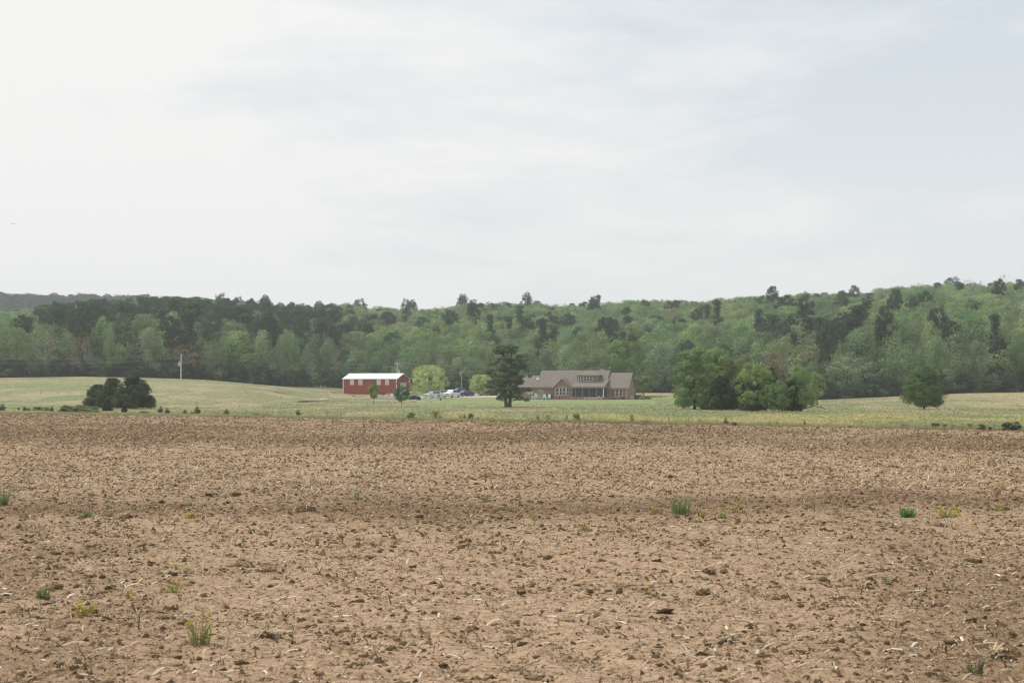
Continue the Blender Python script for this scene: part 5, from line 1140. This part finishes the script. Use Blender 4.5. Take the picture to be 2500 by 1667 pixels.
# ------------------------------------------------------------------ power line
WOODP = mat('pole_wood', (.34, .30, .26), .9, .2, 5, stretch=(4, 4, .5)); PALEP = mat('pale_pole', (.52, .52, .50), .8, .1, 5)
def pole(px, Y, top, m, lab, arm=True, tf=None, base=None, lean=0, r=.13):
    X = pxX(px, Y); z = float(terrain(X, Y)); h = pyZ(top, Y) - z
    o = empty('power_pole', (X, Y, z), lab, 'power pole', 'power poles along the wood')
    MB().tube([(-lean, 0, -.5), (0, 0, h)], [r * 1.25, r * .9], 8).build('shaft', m, o)
    if arm:
        a = MB().obox((0, -.15, h - .35), (1.3, .1, .12)).build('crossarm', m, o)
        for x in (-.55, .55): MB().tube([(x, -.15, h - .29), (x, -.15, h - .08)], .06, 6).build('insulator', PALEP, a)
    if tf:
        t = MB().tube([(tf * .42, 0, h - 2.9), (tf * .42, 0, h - 2.8), (tf * .42, 0, h - 2.05), (tf * .42, 0, h - 1.95)], [.2, .27, .27, .2], 12).build('transformer', PALEP, o)
        MB().tube([(tf * .42, 0, h - 1.95), (tf * .42, 0, h - 1.7)], .05, 6).build('bushing', PALEP, t)
    return Vector((X, Y, z + h))
t0 = pole(-190, 338, 868, WOODP, 'wooden power pole beyond the left edge')
t1 = pole(442.5, 338, 864, PALEP, 'pale power pole on the crest of the left hill', arm=False, tf=-1, r=.14, lean=.1)
t2 = pole(957, 380, 892, WOODP, 'shorter wooden pole behind the barn roof', arm=True, r=.12)
t3 = pole(970, 372, 885, PALEP, 'pale pole with transformer above the right part of the barn roof', tf=1, r=.13, lean=.2)
t4 = pole(1127, 356, 905, WOODP, 'wooden pole right behind the parked cars', arm=True, r=.13)
t5 = pole(1762, 325, 884, WOODP, 'wooden pole hidden behind the near tree clump')
t6 = pole(2650, 285, 890, WOODP, 'wooden pole beyond the right edge')
WIRE = mat('wire', (.26, .30, .29), .6)
def wire(a, b, sag, off, lab, r=.018):
    mb = MB(); pts = []
    for k in range(17): t = k / 16; p = a.lerp(b, t); p = p + Vector((0, 0, off - sag * 4 * t * (1 - t))); pts.append(p)
    mb.tube(pts, r, 4); tag(mb.build('power_line', WIRE), lab, 'wire', 'wires of the power line')
for a, b, sg, nm in ((t0, t1, 1.0, 'over the left end of the meadow'), (t1, t3, 1.2, 'between the hill pole and the barn transformer pole'), (t3, t5, 1.4, 'over the cars and the brick house'), (t5, t6, 1.2, 'from the near tree clump to the right edge')):
    wire(a, b, sg, -.1, 'upper wire ' + nm); wire(a, b, sg * 1.15, -.95, 'lower wire ' + nm)
wire(t3, t4, .5, -.6, 'short wire from the transformer pole to the pole behind the cars'); wire(t2, t3, .1, -1.2, 'short wire between the two poles behind the barn')
# little gate at the wood's foot
o = empty('field_gate', (pxX(788, 372), 372, float(terrain(pxX(788, 372), 372))), 'small pale field gate at the wood edge left of the barn', 'gate')
for x in (-.65, .65): MB().box(x - .05, x + .05, -.05, .05, -.2, 1.0).build('post', PALEP, o)
for z in (.35, .65): MB().box(-.598, .598, -.02, .02, z, z + .06).build('rail', PALEP, o)
# bird
Yb = 190; o = empty('bird', (pxX(32, Yb), Yb, pyZ(548, Yb)), 'tiny dark bird gliding in the pale sky at left', 'bird', rz=.5)
mb = MB(); mb.tube([(0, -.2, 0), (0, -.1, .01), (0, .05, .015), (0, .22, 0)], [.015, .05, .045, .01], 6); mb.build('body', BLACK, o)
for s in (-1, 1): MB().slab([(0, -.06, .01), (s * .17, -.1, .12), (s * .36, .05, .06), (s * .15, .08, .11), (0, .06, .01)][::s], .012).build('wing', BLACK, o)

# ------------------------------------------------------------------ haze
hz = MB().box(-1320, 1320, -320, 1720, -3.0, 120).build('haze', None); tag(hz, kind='stuff')
m = bpy.data.materials.new('air'); m.use_nodes = True; n, l = m.node_tree.nodes, m.node_tree.links; n.clear()
vo = n.new('ShaderNodeVolumePrincipled'); vo.inputs['Density'].default_value = 0.00027; vo.inputs['Color'].default_value = (.87, .95, 1.0, 1); vo.inputs['Anisotropy'].default_value = 0.2
om = n.new('ShaderNodeOutputMaterial'); l.new(vo.outputs[0], om.inputs['Volume']); hz.data.materials.append(m)
